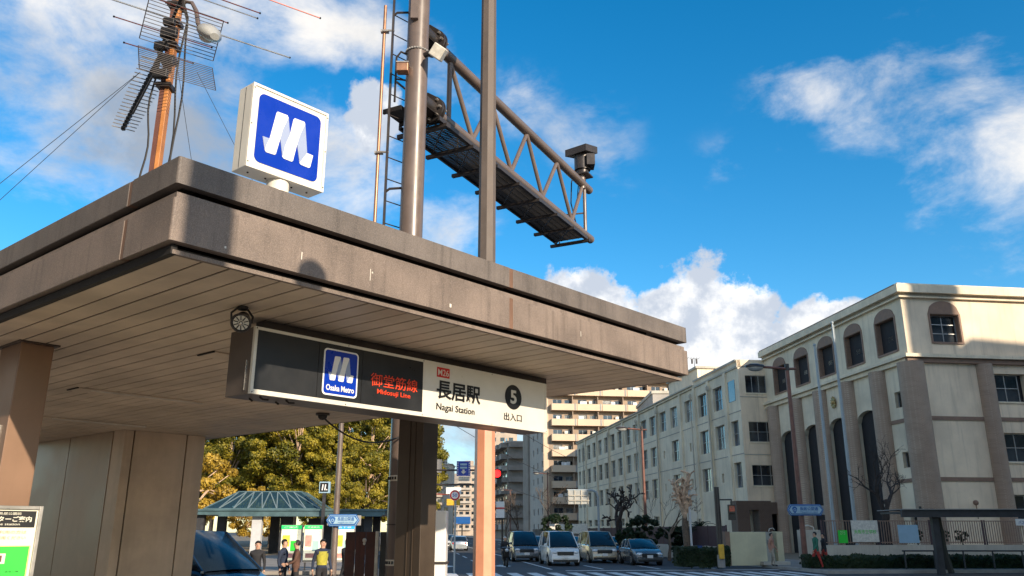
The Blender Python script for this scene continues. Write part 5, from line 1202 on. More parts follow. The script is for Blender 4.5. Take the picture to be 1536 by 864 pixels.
def furniture():
    l1 = street_lamp(14.9, 44, 10.3, 'nearest red-brown street lamp, standing before the tiled school columns')
    street_lamp(11.2, 71.7, 10.3, 'second red-brown street lamp, in front of the long school wing', l1)
    street_lamp(5.4, 128, 10.3, 'third red-brown street lamp, before the apricot apartment block', l1)
    street_lamp(-.4, 180, 10.3, 'farthest red-brown street lamp, before the dark grey apartments', l1)
    road_sign((14.05, 43.6, 2.93), 84, 1.95, .56, 'blue route name sign with shield on the nearest red-brown street lamp')
    # pole in front of the park trees with the same kind of sign
    t = thing('slim_brown_pole', (-7.62, 37, 0), 'slim dark brown pole in front of the park trees', 'pole'); mb = MB(); mb.cyl((-7.62, 37, 0), (-7.62, 37, 9), .15, .085, 12); mb.build('pole_shaft', 'pole', t, smooth=True)
    mb = MB(); mb.cyl((-7.62, 37, .0), (-7.62, 37, .12), .24, n=12); mb.build('base_plate', 'pole_dk', t)
    road_sign((-7.98, 36.75, 2.33), 86, 1.42, .50, 'blue route name sign with shield on the slim brown pole by the far entrance')
    # signal pole by the gate
    p = (10.45, 43.3)
    t = thing('signal_pole', (*p, .15), 'dark pole with a pedestrian signal and a yellow push-button box beside the hedge', 'signal pole')
    mb = MB(); mb.cyl((*p, .15), (*p, 4.05), .15, .13, 12); mb.build('post', 'pole_dk', t, smooth=True)
    mb = MB(); mb.box((p[0] - .13, p[1] - .26, .55), (p[0] + .13, p[1] - .05, 1.25)); mb.build('push_button_box', 'yellow', t, bevel=.03)
    mb = MB(); mb.cyl((*p, .15), (*p, .75), .19, n=12); mb.build('wrap', 'conc_grey', t, smooth=True)
    mb = MB(); mb.tube([(p[0], p[1], 3.42), (p[0] + .75, p[1], 3.42)], .035, 6); mb.tube([(p[0] + .72, p[1], 3.42), (p[0] + .72, p[1], 3.1)], .03, 6); mb.build('arm', 'pole_dk', t)
    s = thing('pedestrian_signal', (p[0] + .68, p[1] - .1, 3.0), 'dark two-lamp pedestrian signal hanging beside the dark pole near the gate', 'signal')
    mb = MB(); mb.box((p[0] + .5, p[1] - .2, 2.42), (p[0] + .85, p[1] + .02, 3.18)); mb.build('housing', 'pole_dk', s, bevel=.02)
    for z, m_ in ((2.84, 'taillight'), (2.48, 'black')):
        mb = MB(); mb.box((p[0] + .54, p[1] - .215, z), (p[0] + .81, p[1] - .201, z + .28)); mb.build('lens', m_, s)
        mb = MB(); mb.box((p[0] + .51, p[1] - .36, z + .29), (p[0] + .84, p[1] - .2, z + .31)); mb.build('visor', 'pole_dk', s)
    # thin pale pole with two sign backs
    q = (9.35, 44.9); t = thing('thin_pale_pole', (*q, .15), 'thin pale pole with two round sign backs, right of the light-barked tree', 'sign pole')
    mb = MB(); mb.cyl((*q, .15), (*q, 4.1), .06, n=10); mb.build('post', 'post_white', t, smooth=True)
    for z in (3.75, 2.65): mb = MB(); mb.cyl((q[0] + .1, q[1] + .06, z), (q[0] + .1, q[1] + .10, z), .32, n=20); mb.build('round_sign_back', 'lampgrey', t)
    # big road sign seen from behind, on a curved pale arm
    t = thing('large_sign_from_behind', (8.3, 80, .15), 'back of a large road sign on a curved pale-blue pole', 'road sign')
    mb = MB(); mb.tube([(8.1, 80, .15), (8.1, 80, 5.0), (8.0, 80, 5.4), (7.6, 80, 5.6), (5.2, 80, 5.62)], .11, 8); mb.build('curved_pole', 'flagpole', t, smooth=True)
    mb = MB(); mb.box((5.25, 79.9, 4.35), (7.2, 79.98, 5.6)); mb.build('sign_back', 'lampgrey', t)
    for i in range(4): mb = MB(); mb.box((5.25 + i * .62, 79.8, 4.33), (5.33 + i * .62, 79.9, 5.63)); mb.build('back_rib', 'conc', t)
    for z in (4.65, 5.1): mb = MB(); mb.box((5.2, 79.76, z), (7.3, 79.8, z + .07)); mb.build('back_rail', 'conc', t)
    t = thing('construction_boards', (5.0, 84, .15), 'two small white boards on posts beyond the waiting cars', 'board')
    for x in (3.65, 5.9): mb = MB(); mb.box((x, 84, 1.7), (x + 1.5, 84.06, 2.6)); mb.build('board', 'white_dirty', t); mb = MB(); mb.cyl((x + .75, 84.1, .15), (x + .75, 84.1, 2.0), .05, n=6); mb.build('post', 'flagpole', t)
    # signal mast: arms reach right from a pole hidden by the column
    x0, y0 = -4.7, 40.5
    t = thing('signal_mast', (x0, y0, 0), 'dark signal mast with long thin arms reaching over the avenue', 'signal mast')
    mb = MB(); mb.cyl((x0, y0, 0), (x0, y0, 6.6), .15, .12, 12); mb.build('post', 'pole_dk', t, smooth=True)
    for z in (4.7, 4.02): mb = MB(); mb.cyl((x0, y0, z), (-.5, y0, z), .045, n=8); mb.build('arm', 'pole_dk', t, smooth=True)
    mb = MB(); mb.cyl((x0, y0, 3.62), (-2.85, y0, 3.55), .03, n=6); mb.build('sign_arm', 'redrod', t)
    s = thing('traffic_signal', (-.95, y0 - .1, 4.3), 'horizontal traffic signal showing red beside the salmon pole', 'signal')
    mb = MB(); mb.box((-1.75, y0 - .2, 4.30), (-.47, y0, 4.74)); mb.build('housing', 'black', s, bevel=.05)
    for i, m_ in enumerate(('sign_black', 'sign_black', 'signal_red')):
        c = (-1.53 + i * .41, y0 - .21, 4.52); mb = MB(); mb.cyl(c, (c[0], c[1] + .02, c[2]), .17, n=20); mb.build('lens', m_, s)
        mb = MB(); n = 10; vs = []
        for k in range(n + 1):
            a = math.pi * k / n; vs += [(c[0] + .19 * math.cos(a), y0 - .21, c[2] + .19 * math.sin(a)), (c[0] + .19 * math.cos(a), y0 - .46, c[2] + .19 * math.sin(a))]
        mb.add(vs, [(2 * k, 2 * k + 1, 2 * k + 3, 2 * k + 2) for k in range(n)]); mb.build('visor', 'black', s)
    mb = MB(); mb.box((-.72, y0 - .15, 3.95), (-.5, y0 + .05, 4.3)); mb.build('count_box', 'black', s)
    b = thing('bus_lane_sign', (-2.1, y0 - .06, 4.4), 'square blue overhead sign with a white arrow and bus symbol', 'road sign')
    def bx(x0_, x1_, z0, z1, m_, nm, d=0, par=b): mb = MB(); mb.box((x0_, y0 - .09 - d, z0), (x1_, y0 - .06 - d, z1)); return mb.build(nm, m_, par)
    X0 = -2.66; bx(X0, X0 + .66, 4.42, 5.12, 'logo_blue', 'plate')
    for i in range(6): bx(X0 + .04, X0 + .075, 4.47 + i * .105, 4.53 + i * .105, 'logo_white', 'edge_dash', .03); bx(X0 + .585, X0 + .62, 4.47 + i * .105, 4.53 + i * .105, 'logo_white', 'edge_dash', .03)
    bx(X0 + .17, X0 + .49, 4.92, 5.01, 'road_pale', 'bus_roof', .03); bx(X0 + .16, X0 + .5, 4.77, 4.85, 'road_pale', 'bus_body', .03)
    mb = MB(); mb.prism([(X0 + .33 + a, y0 - .12, 4.5 + c) for a, c in ((0, 0), (.13, .13), (.05, .13), (.05, .22), (-.05, .22), (-.05, .13), (-.13, .13))], (0, .03, 0)); mb.build('arrow', 'sign_cream', b)
    bx(X0 + .1, X0 + .62, 4.18, 4.40, 'sign_cream', 'time_plate'); text('7－9', (X0 + .14, y0 - .092, 4.30), (1, 0, 0), .17, .07, 'sign_black', b, depth=.004); text('17－19', (X0 + .36, y0 - .092, 4.30), (1, 0, 0), .22, .07, 'sign_black', b, depth=.004); text('土日休日を除く', (X0 + .14, y0 - .092, 4.21), (1, 0, 0), .44, .06, 'sign_black', b, depth=.004)
    r = thing('speed_sign', (-2.7, y0, 3.5), 'round red-ringed speed limit sign reading 50 over the avenue', 'road sign')
    for rr, d, m_, nm in ((.25, 0, 'logo_white', 'plate'), (.235, .012, 'red', 'red_ring'), (.165, .024, 'logo_white', 'white_field')): mb = MB(); mb.cyl((-2.72, y0 - .10 - d, 3.52), (-2.72, y0 - .112 - d, 3.52), rr, n=26); mb.build(nm, m_, r)
    text('50', (-2.83, y0 - .137, 3.45), (1, 0, 0), .22, .15, 'logo_blue', r, depth=.004, bold=.01)
    mb = MB(); mb.cyl((-2.7, y0 + .05, 0), (-2.7, y0 + .05, 3.6), .045, n=8); mb.build('sign_post', 'flagpole', r, smooth=True)
    g = thing('grey_sign_panel', (-3.45, 41, 4.8), 'small grey-green sign panel just beside the far right canopy column', 'sign'); mb = MB(); mb.box((-3.75, 41, 4.62), (-3.42, 41.05, 5.25)); mb.build('panel', 'conc_grey', g)
    mb = MB(); mb.cyl((-3.7, 41.1, 0), (-3.7, 41.1, 5.2), .05, n=6); mb.build('post', 'pole_dk', g)
    w = thing('white_place_sign', (-1.0, 70, 2.9), 'white place-name sign with a red line just right of the salmon pole', 'sign'); mb = MB(); mb.box((-1.3, 70, 2.95), (-.62, 70.05, 4.25)); mb.build('panel', 'logo_white', w)
    mb = MB(); mb.box((-1.3, 69.97, 3.66), (-.62, 69.995, 3.78)); mb.build('red_line', 'red', w); mb = MB(); mb.cyl((-.8, 70.2, 0), (-.8, 70.2, 4.6), .07, n=8); mb.build('post', 'pole_dk', w)
    # bus shelter on the right
    t = thing('bus_shelter', (22.2, 38.5, 0), 'dark steel bus shelter roof on leaning posts in front of the school railing', 'shelter')
    mb = MB(); mb.box((17.45, 38.2, 2.48), (30.5, 38.34, 2.80)); mb.build('front_beam', 'steel_dk', t)
    mb = MB(); mb.box((17.6, 38.34, 2.66), (30.4, 40.8, 2.74)); mb.build('roof_sheet', 'steel_dk', t)
    mb = MB(); mb.box((17.5, 38.1, 2.802), (30.5, 40.9, 2.84)); mb.build('roof_flashing', 'conc_grey', t)
    for x, dx in ((18.95, -.20), (26.5, .1)):
        mb = MB(); mb.hexa([(x + dx + .22, 38.6, .0), (x + dx + .50, 38.6, .0), (x + dx + .50, 38.85, 0), (x + dx + .22, 38.85, 0), (x - .03, 38.5, 2.66), (x + .26, 38.5, 2.66), (x + .26, 38.75, 2.66), (x - .03, 38.75, 2.66)]); mb.build('post', 'steel_dk', t)
    for x in (20.1,):
        mb = MB(); mb.tube([(x + .35, 40.6, 0), (x + .15, 40.6, 1.0), (x, 40.5, 2.6)], .2, 8); mb.build('back_post', 'black', t, smooth=True)
    mb = MB(); mb.cyl((18.35, 38.3, 2.84), (18.35, 38.3, 2.95), .06, n=8); mb.build('roof_knob', 'black', t)
    gr = thing('guard_rail', (24, 40.3, .15), 'low dark guard rail with posts between shelter and school wall', 'guard rail')
    mb = MB(); mb.cyl((18.6, 41.2, .98), (30, 41.2, .98), .035, n=6); mb.build('rail', 'steel_dk', gr)
    for i in range(9): mb = MB(); mb.cyl((18.7 + i * 1.4, 41.2, .15), (18.7 + i * 1.4, 41.2, .98), .04, n=6); mb.build('post', 'steel_dk', gr)
    bs = thing('bus_stop_sign', (22.9, 38.0, 0), 'small white bus stop plate on a thin white post at the shelter', 'sign'); mb = MB(); mb.tube([(23.1, 38.0, 0), (22.85, 38.0, 2.2)], .045, 6); mb.build('post', 'post_white', bs)
    mb = MB(); mb.box((22.35, 37.95, 2.12), (23.25, 38.0, 2.4)); mb.build('plate', 'logo_white', bs); text('バスのりば', (22.45, 37.948, 2.17), (1, 0, 0), .7, .16, 'road_blue', bs, depth=.004)
    # overhead wires over the avenue
    for i, (a, b_, sg, lb) in enumerate((((-6, 60, 13.5), (6, 90, 9.5), .5, 'thin overhead wire over the avenue, upper one'), ((-7, 62, 11.2), (5, 92, 7.4), .4, 'thin overhead wire over the avenue, middle one'), ((-9, 62, 8.6), (5, 95, 4.8), .3, 'thin overhead wire over the avenue, lowest one'))):
        mb = MB(); mb.tube(catenary(a, b_, sg), .022, 4); mb.build('overhead_wire', 'cable', label=lb, cat='wire')
furniture()

# ------------------------------------------------------------------ metro entrance across the road, with posters
def far_entrance():
    E = Frame((-24.9, 66), dirv(88.5), dirv(-1.5)); P = E.P
    t = thing('glass_roofed_entrance', P(7, 4, 0), 'blue-green steel shelter with a hipped glass roof at the park side of the crossing', 'shelter')
    mb = MB(); mb.fb(E, (0, 15.0), (0, 7.5), (3.12, 3.42)); mb.fb(E, (-.12, 15.12), (-.12, 7.62), (3.42, 3.56)); mb.build('eaves_slab', 'roof_green', t)
    mb = MB(); mb.fb(E, (2.2, 14.8), (-.03, -.001), (3.0, 3.12)); mb.build('eaves_gutter', 'roof_green', t)
    zb, zt = 3.57, 4.95; b = [(.8, .6), (9.9, .6), (9.9, 6.4), (.8, 6.4)]; r = [(2.9, 2.4), (7.9, 2.4), (7.9, 4.6), (2.9, 4.6)]
    B = [P(*q, zb) for q in b]; R = [P(*q, zt) for q in r]
    mb = MB()
    for i in range(4): mb.tube([B[i], R[i]], .07, 5); mb.tube([R[i], R[(i + 1) % 4]], .07, 5); mb.tube([B[i], B[(i + 1) % 4]], .07, 5)
    mb.build('hip_frame', 'roof_green', t)
    mb = MB(); mb.fb(E, (2.9, 7.9), (2.4, 4.6), (zt - .02, zt + .03)); mb.build('top_deck', 'roof_green', t)
    n = 8
    for i in range(n):      # front slope: triangular glazing with lattice bars
        a0, a1 = B[0].lerp(B[1], i / n), B[0].lerp(B[1], (i + 1) / n); c0, c1 = R[0].lerp(R[1], i / n), R[0].lerp(R[1], (i + 1) / n)
        mb = MB(); mb.add([a0, a1, c0], [(0, 1, 2)]); mb.build('pane', 'roof_glass', t); mb = MB(); mb.add([a1, c1, c0], [(0, 1, 2)]); mb.build('pane', 'roof_glass', t)
        mb = MB(); mb.tube([a0, c0], .055, 4); mb.tube([c0, a1], .055, 4); mb.build('glazing_bar', 'bar_green', t)
        d0, d1 = B[3].lerp(B[2], i / n), B[3].lerp(B[2], (i + 1) / n); e0, e1 = R[3].lerp(R[2], i / n), R[3].lerp(R[2], (i + 1) / n)
        mb = MB(); mb.add([d0, d1, e1, e0], [(0, 1, 2, 3)]); mb.build('pane', 'roof_glass', t); mb = MB(); mb.tube([d0, e0], .045, 4); mb.tube([e0, d1], .045, 4); mb.build('glazing_bar', 'roof_green', t)
    for (i, j) in ((1, 2), (3, 0)):
        mb = MB(); mb.add([B[i], B[j], R[j], R[i]], [(0, 1, 2, 3)]); mb.build('pane', 'roof_glass', t); mb = MB(); m1 = B[i].lerp(B[j], .5); mb.tube([m1, R[i].lerp(R[j], .5)], .045, 4); mb.build('glazing_bar', 'roof_green', t)
    for u, v, w, m_ in ((5.05, .5, .75, 'post_white'), (5.05, 6.0, .7, 'steel_dk'), (.6, .5, .7, 'steel_dk'), (.6, 6, .7, 'steel_dk'), (13.6, 1, .6, 'steel_dk'), (13.6, 6, .6, 'steel_dk'), (6.9, 2.2, .9, 'steel_dk')):
        mb = MB(); mb.fb(E, (u - w / 2, u + w / 2), (v, v + .5), (.14, 3.12)); mb.build('column', m_, t)
    mb = MB(); mb.fb(E, (8.5, 12.8), (3, 6.5), (.14, 2.9)); mb.build('stair_wall', 'steel_dk', t)
    mb = MB(); mb.fb(E, (7.9, 12.9), (2.9, 3.0), (.14, .5)); mb.build('plinth', 'conc', t)
    mb = MB(); mb.fb(E, (10.6, 12.6), (1.4, 2.4), (2.96, 3.1)); mb.build('ceiling_lamp', 'road_pale', t)
    # small metro post sign
    x, y = -14.6, 66; s = thing('small_metro_post_sign', (x, y, .15), 'small square metro sign with white ribbon letter on a dark post by the far shelter', 'sign')
    mb = MB(); mb.box((x - .12, y - .1, .15), (x + .12, y + .1, 4.8)); mb.build('post', 'steel_dk', s)
    mb = MB(); mb.box((x - .40, y - .16, 4.75), (x + .42, y + .16, 5.6)); mb.build('sign_case', 'road_pale', s); mb = MB(); mb.box((x - .33, y - .185, 4.84), (x + .30, y - .162, 5.52)); mb.build('face', 'sign_black', s)
    for i in range(2): mb = MB(); xx = x - .2 + i * .2; mb.prism([(xx, y - .2, 4.95), (xx + .05, y - .2, 5.4), (xx + .14, y - .2, 5.4), (xx + .1, y - .2, 4.95)], (0, .012, 0)); mb.build('letter_stroke', 'logo_white', s)
    mb = MB(); mb.box((x + .16, y - .2, 4.95), (x + .24, y - .188, 5.05)); mb.build('letter_stroke', 'logo_white', s)
    # poster cases
    for i, (xa, w, hd, lb) in enumerate(((-10.75, .96, 'sig_green', 'lit poster case with green header, left one of the pair by the far shelter'), (-9.68, .85, 'sig_green', 'lit poster case with green header, right one of the pair by the far shelter'), (-8.28, .95, 'sig_blue', 'lit poster case with blue header behind the slim brown pole'))):
        c = thing('poster_case', (xa + w / 2, 40, 0), lb, 'poster case', 'lit poster cases by the far entrance')
        mb = MB(); mb.box((xa, 40, .5), (xa + w, 40.2, 2.16)); mb.build('case', 'conc_grey', c); mb = MB(); mb.box((xa + .01, 39.97, 1.98), (xa + w - .01, 39.998, 2.14)); mb.build('header', hd, c)
        mb = MB(); mb.box((xa + .03, 39.97, .6), (xa + w - .03, 39.998, 1.965)); p = mb.build('poster', 'sig_poster', c)
        for k, (a, b_, z0, z1, m_) in enumerate(((.1, .45, 1.2, 1.7, 'poster_y' if i != 1 else 'poster_p'), (.5, .85, 1.0, 1.45, 'map_green' if i == 0 else 'map_blue'), (.15, .8, .7, .9, 'poster_p'))):
            mb = MB(); mb.box((xa + w * a, 39.955, z0), (xa + w * b_, 39.968, z1)); mb.build('print_block', m_, p)
        for a in (.08, w - .12): mb = MB(); mb.box((xa + a, 40.05, .0), (xa + a + .06, 40.12, .5)); mb.build('leg', 'steel_dk', c)
        text(('ご案内', '交通案内', '地下鉄')[i], (xa + .15, 39.968, 2.02), (1, 0, 0), w - .3, .08, 'logo_white', c, depth=.004)
    f = thing('white_rail_frame', (-6.0, 50, 0), 'thin white pipe frame right of the route name sign', 'railing')
    mb = MB(); 
    for x_ in (-6.25, -5.72): mb.tube([(x_, 50, 0), (x_, 50, 2.55)], .035, 5)
    mb.tube([(-6.5, 50, 2.2), (-5.5, 50, 2.2)], .035, 5); mb.build('pipes', 'white', f)
far_entrance()

# ------------------------------------------------------------------ buildings up the avenue
def apartments():
    # apricot block: front faces the viewer
    o = (6.6, 173); Fr = Frame(o, T_, (-S_[0], -S_[1])); Fs = Frame(o, S_, (-T_[0], -T_[1])); H = 42
    t = thing('apricot_apartment_block', (o[0] + 14, o[1] + 12, 0), 'tall apartment block with apricot balconies facing the viewer', 'apartment building')
    fh = 3.16; nf = 13; wins = []
    for k in range(nf):
        z = 1.2 + k * fh
        for b in range(5): u0 = 1.5 + b * 5.4; wins.append((u0 + .5, u0 + 2.4, z + .1, z + 2.2)); wins.append((u0 + 3.0, u0 + 4.6, z + .9, z + 2.1))
    mb = MB(); wall(mb, Fr, 0, 29, 0, H, wins, .25); mb.build('front_wall', 'apt_w', t)
    rw = random.Random(4)
    for a in wins: window(Fr, *a, .2, 2, 1, t, split=False, key='apt', pm=rw.choice(('pane', 'pane_b', 'pane_c')))
    sw = []
    for k in range(nf):
        z = 1.2 + k * fh
        for b in range(3): sw.append((1.4 + b * 5.6, 2.7 + b * 5.6, z + .9, z + 2.2))
    mb = MB(); wall(mb, Fs, 0, 19, 0, H, sw, .25); mb.build('side_wall', 'apt_grey', t)
    for a in sw: window(Fs, *a, .2, 2, 1, t, split=False, key='aps')
    mb = MB(); mb.fb(Fs, (19.0, 27), (-6, .35), (0, H - 1)); mb.build('stair_tower', 'apt_dk', t)
    for i in range(7): mb = MB(); mb.fb(Fs, (19.4 + i * 1.05, 19.75 + i * 1.05), (.351, .5), (0, H - 1)); mb.build('tower_rib', 'apt_grey', t)
    mb = MB(); mb.fb(Fr, (.4, 28.9), (-18, -.3), (.2, H)); mb.build('core', 'interior', t)
    mb = MB(); mb.fb(Fr, (-.1, 29.2), (-18.2, .2), (H, H + .8)); mb.build('roof', 'apt', t)
    mb = MB(); mb.fb(Fr, (-.05, 1.0), (.001, .12), (5, H)); mb.fb(Fs, (-.12, .9), (.001, .1), (5, H)); mb.build('corner_strip', 'apt', t)
    mb = MB(); mb.fb(Fs, (.0, 4), (.1, .3), (0, 5)); mb.fb(Fr, (0, 5), (.12, .4), (0, 4.4)); mb.build('entrance_base', 'apt_tan', t)
    rnd = random.Random(2)
    for k in range(1, nf):
        z = 1.2 + k * fh
        for b in range(5):
            u0 = 1.5 + b * 5.45; stagger = 0 if b < 1 else .5
            if b == 0 or True:
                mb = MB(); mb.fb(Fr, (u0, u0 + 5.36), (.002, 1.5), (z - .25, z - .02)); mb.fb(Fr, (u0, u0 + 5.36), (1.38, 1.5), (z - .02, z + 1.12)); mb.fb(Fr, (u0, u0 + .1), (.002, 1.38), (z - .02, z + 1.12)); bl = mb.build('balcony', 'apt', t)
                mb = MB(); mb.fb(Fr, (u0 + 4.4, u0 + 4.55), (.15, 1.4), (z, z + 2.7)); mb.build('screen_panel', 'apt_w', bl)
                mb = MB(); mb.fb(Fr, (u0 + 4.85, u0 + 5.15), (1.501, 1.54), (z - .2, z + 1.2)); mb.build('grille', 'conc_grey', bl)
                if rnd.random() < .7: mb = MB(); a = rnd.uniform(.3, 2.2); mb.fb(Fr, (u0 + a, u0 + a + rnd.uniform(.7, 1.8)), (1.0, 1.06), (z + .8, z + 1.75)); mb.build('laundry', 'curtain', bl)
                if rnd.random() < .5: mb = MB(); a = rnd.uniform(2.6, 3.6); mb.fb(Fr, (u0 + a, u0 + a + .7), (.25, .6), (z + 1.3, z + 1.9)); mb.build('outdoor_unit', 'white_dirty', bl)
    # dark grey balcony apartments further along
    o = (-1.2, 222); G = Frame(o, S_, (-T_[0], -T_[1]))
    t = thing('dark_grey_apartments', (o[0] + 8, o[1] + 30, 0), 'dark grey apartments with stepped balconies further up the avenue', 'apartment building')
    for j, (u0, u1, h) in enumerate(((0, 24, 24.5), (24.2, 46, 20.5), (46.2, 75, 17))):
        mb = MB(); mb.fb(G, (u0, u1), (-16, 0), (0, h)); mb.build('block', 'apt_dk', t); mb = MB(); mb.fb(G, (u0 - .3, u1 + .1), (-16.2, .4), (h, h + .6)); mb.build('roof', 'apt_grey', t)
        for k in range(int(h / 3.0)):
            z = 2.6 + k * 3.0
            for b in range(4):
                a = u0 + .3 + b * (u1 - u0) / 4; mb = MB(); mb.fb(G, (a, a + (u1 - u0) / 4 - .5), (.001, 1.7 + .5 * (b % 2)), (z - .2, z + 1.1)); mb.build('balcony', 'apt_dk' if (k + b) % 5 else 'apt_grey', t)
                mb = MB(); mb.fb(G, (a + .4, a + 3.0), (.001, .06), (z + 1.11, z + 2.3)); mb.build('window', 'pane', t)
    mb = MB(); Gf = Frame(o, T_, (-S_[0], -S_[1]))
    for k in range(8): mb = MB(); mb.fb(Gf, (.2, 5), (.001, 1.6), (2.4 + k * 3.0, 3.7 + k * 3.0)); mb.build('balcony', 'apt_dk', t); mb = MB(); mb.fb(Gf, (5.3, 7.4), (.001, .05), (3.0 + k * 3, 4.4 + k * 3)); mb.build('window', 'pane', t)
    # tan tower beyond
    t = thing('tan_tower', (-4, 330, 0), 'plain tan tower block rising behind the dark grey apartments', 'building'); mb = MB(); mb.fb(Frame((-9, 318), T_, S_), (0, 11), (0, 14), (0, 45)); mb.build('wall', 'apt_tan', t)
    mb = MB(); mb.fb(Frame((-9, 318), T_, S_), (2, 9), (2, 9), (45, 47.5)); mb.build('roof_shed', 'apt_grey', t)
    for k in range(13):
        for b in range(3): mb = MB(); mb.fb(Frame((-9, 318), T_, S_), (1.3 + b * 3.3, 2.9 + b * 3.3), (-.06, -.001), (3 + k * 3.2, 4.5 + k * 3.2)); mb.build('window', 'pane', t)
    # buildings at the avenue's far end, left side
    specs = [(-33.5, 345, 9, 28, 'apt_grey', 'grey-brown block with a sign band at the far end of the avenue'), (-26.5, 420, 10, 33, 'apt_tan', 'tan mid-rise at the far end of the avenue, nearer the salmon pole'), (-40, 300, 8, 12, 'apt', 'low cream building beside the white cabinet at the far end'),
             (-38, 470, 14, 30, 'apt_dk', 'dark mid-rise behind the blue overhead sign'), (-16, 500, 12, 26, 'apt_grey', 'grey mid-rise at the avenue vanishing point'), (-52, 360, 12, 15, 'apt_w', 'low pale building farthest down the avenue')]
    for x, y, w, h, m_, lb in specs:
        t = thing('far_building', (x + w / 2, y + 6, 0), lb, 'building'); mb = MB(); mb.box((x, y, 0), (x + w, y + 14, h)); mb.build('wall', m_, t); mb = MB(); mb.box((x - .2, y - .2, h), (x + w + .2, y + 14, h + .7)); mb.build('roof', 'apt_dk', t)
        mb = MB(); mb.box((x + w * .3, y + 2, h + .7), (x + w * .7, y + 8, h + 3.2)); mb.build('roof_shed', m_, t)
        for k in range(int((h - 2) / 3.2)):
            mb = MB(); mb.box((x - .5, y - 1.1, 2.6 + k * 3.2), (x + w * .62, y - .01, 3.6 + k * 3.2)); mb.build('balcony', 'apt_tan' if m_ != 'apt_tan' else 'apt_grey', t)
            for b in range(3): mb = MB(); xx = x + .6 + b * (w - 1) / 3; mb.box((xx, y - .06, 3.7 + k * 3.2), (xx + w * .18, y - .001, 5.0 + k * 3.2)); mb.build('window', 'pane', t)
    for x, y, z0, z1, w, m_, b_, lb in ((-21.8, 280, 13.8, 16.0, 5.0, 'logo_white', '', 'small white shop sign high over the far avenue'), (-15.4, 200, 7.8, 9.3, 3.2, 'yellow', '', 'rounded yellow shop sign over the far avenue'), (-10.2, 150, 3.2, 4.4, 2.9, 'road_blue', '', 'small blue sign low over the far avenue')):
        t = thing('shop_sign', (x, y, z0), lb, 'sign'); mb = MB(); mb.box((x, y, z0), (x + w, y + .2, z1)); mb.build('panel', m_, t, bevel=.2 if m_ == 'yellow' else 0); mb = MB(); mb.cyl((x + w / 2, y + .3, 0), (x + w / 2, y + .3, z0 + .2), .12, n=6); mb.build('post', 'pole_dk', t)
    # right neighbours shade the crossing; left and rear added unseen to dim sky light
    for (x0, x1, y0, y1, h, lb) in ((-48, -19, -6, 15.5, 22, 'plain unseen block added left of the view to dim the sky light'), (-26, -8.5, -24, -7.5, 26, 'plain unseen block added behind the viewer to dim the sky light'), (28.5, 56.4, -2, 17, 30.2, 'large plain office block across the street, right of the view'), (57.2, 59.7, 13.6, 15.6, 38.5, 'stair tower on the roofline of the office block right of the view'), (59.8, 92, -8, 17, 32.4, 'taller plain office block farther right of the view')):
        t = thing('office_or_added_block', ((x0 + x1) / 2, (y0 + y1) / 2, 0), lb, 'building'); mb = MB(); mb.box((x0, y0, 0), (x1, y1, h)); mb.build('wall', 'building', t); mb = MB(); mb.box((x0 - .3, y0 - .3, h), (x1 + .3, y1 + .3, h + .4)); mb.build('roof_edge', 'conc', t)
        for k in range(int(h / 3.6)): mb = MB(); mb.box((x0 + .6, y1 + .001, 1.2 + k * 3.6), (x1 - .6, y1 + .05, 2.9 + k * 3.6)); mb.build('window_band', 'pane', t); mb = MB(); mb.box((x0 - .05, y0 + .8, 1.2 + k * 3.6), (x0 - .001, y1 - .8, 2.9 + k * 3.6)); mb.build('window_band', 'pane', t)
    t = thing('added_block_behind_school', (31, 150, 0), 'plain unseen block added behind the school wing to shade the apartments', 'building'); mb = MB(); mb.box((24, 140, 0), (48, 158, 24.5)); mb.build('wall', 'building', t); mb = MB(); mb.box((23.8, 139.8, 24.5), (48.2, 158.2, 25)); mb.build('roof_edge', 'conc', t)  # hidden block added to shade the lower apartment floors
apartments()

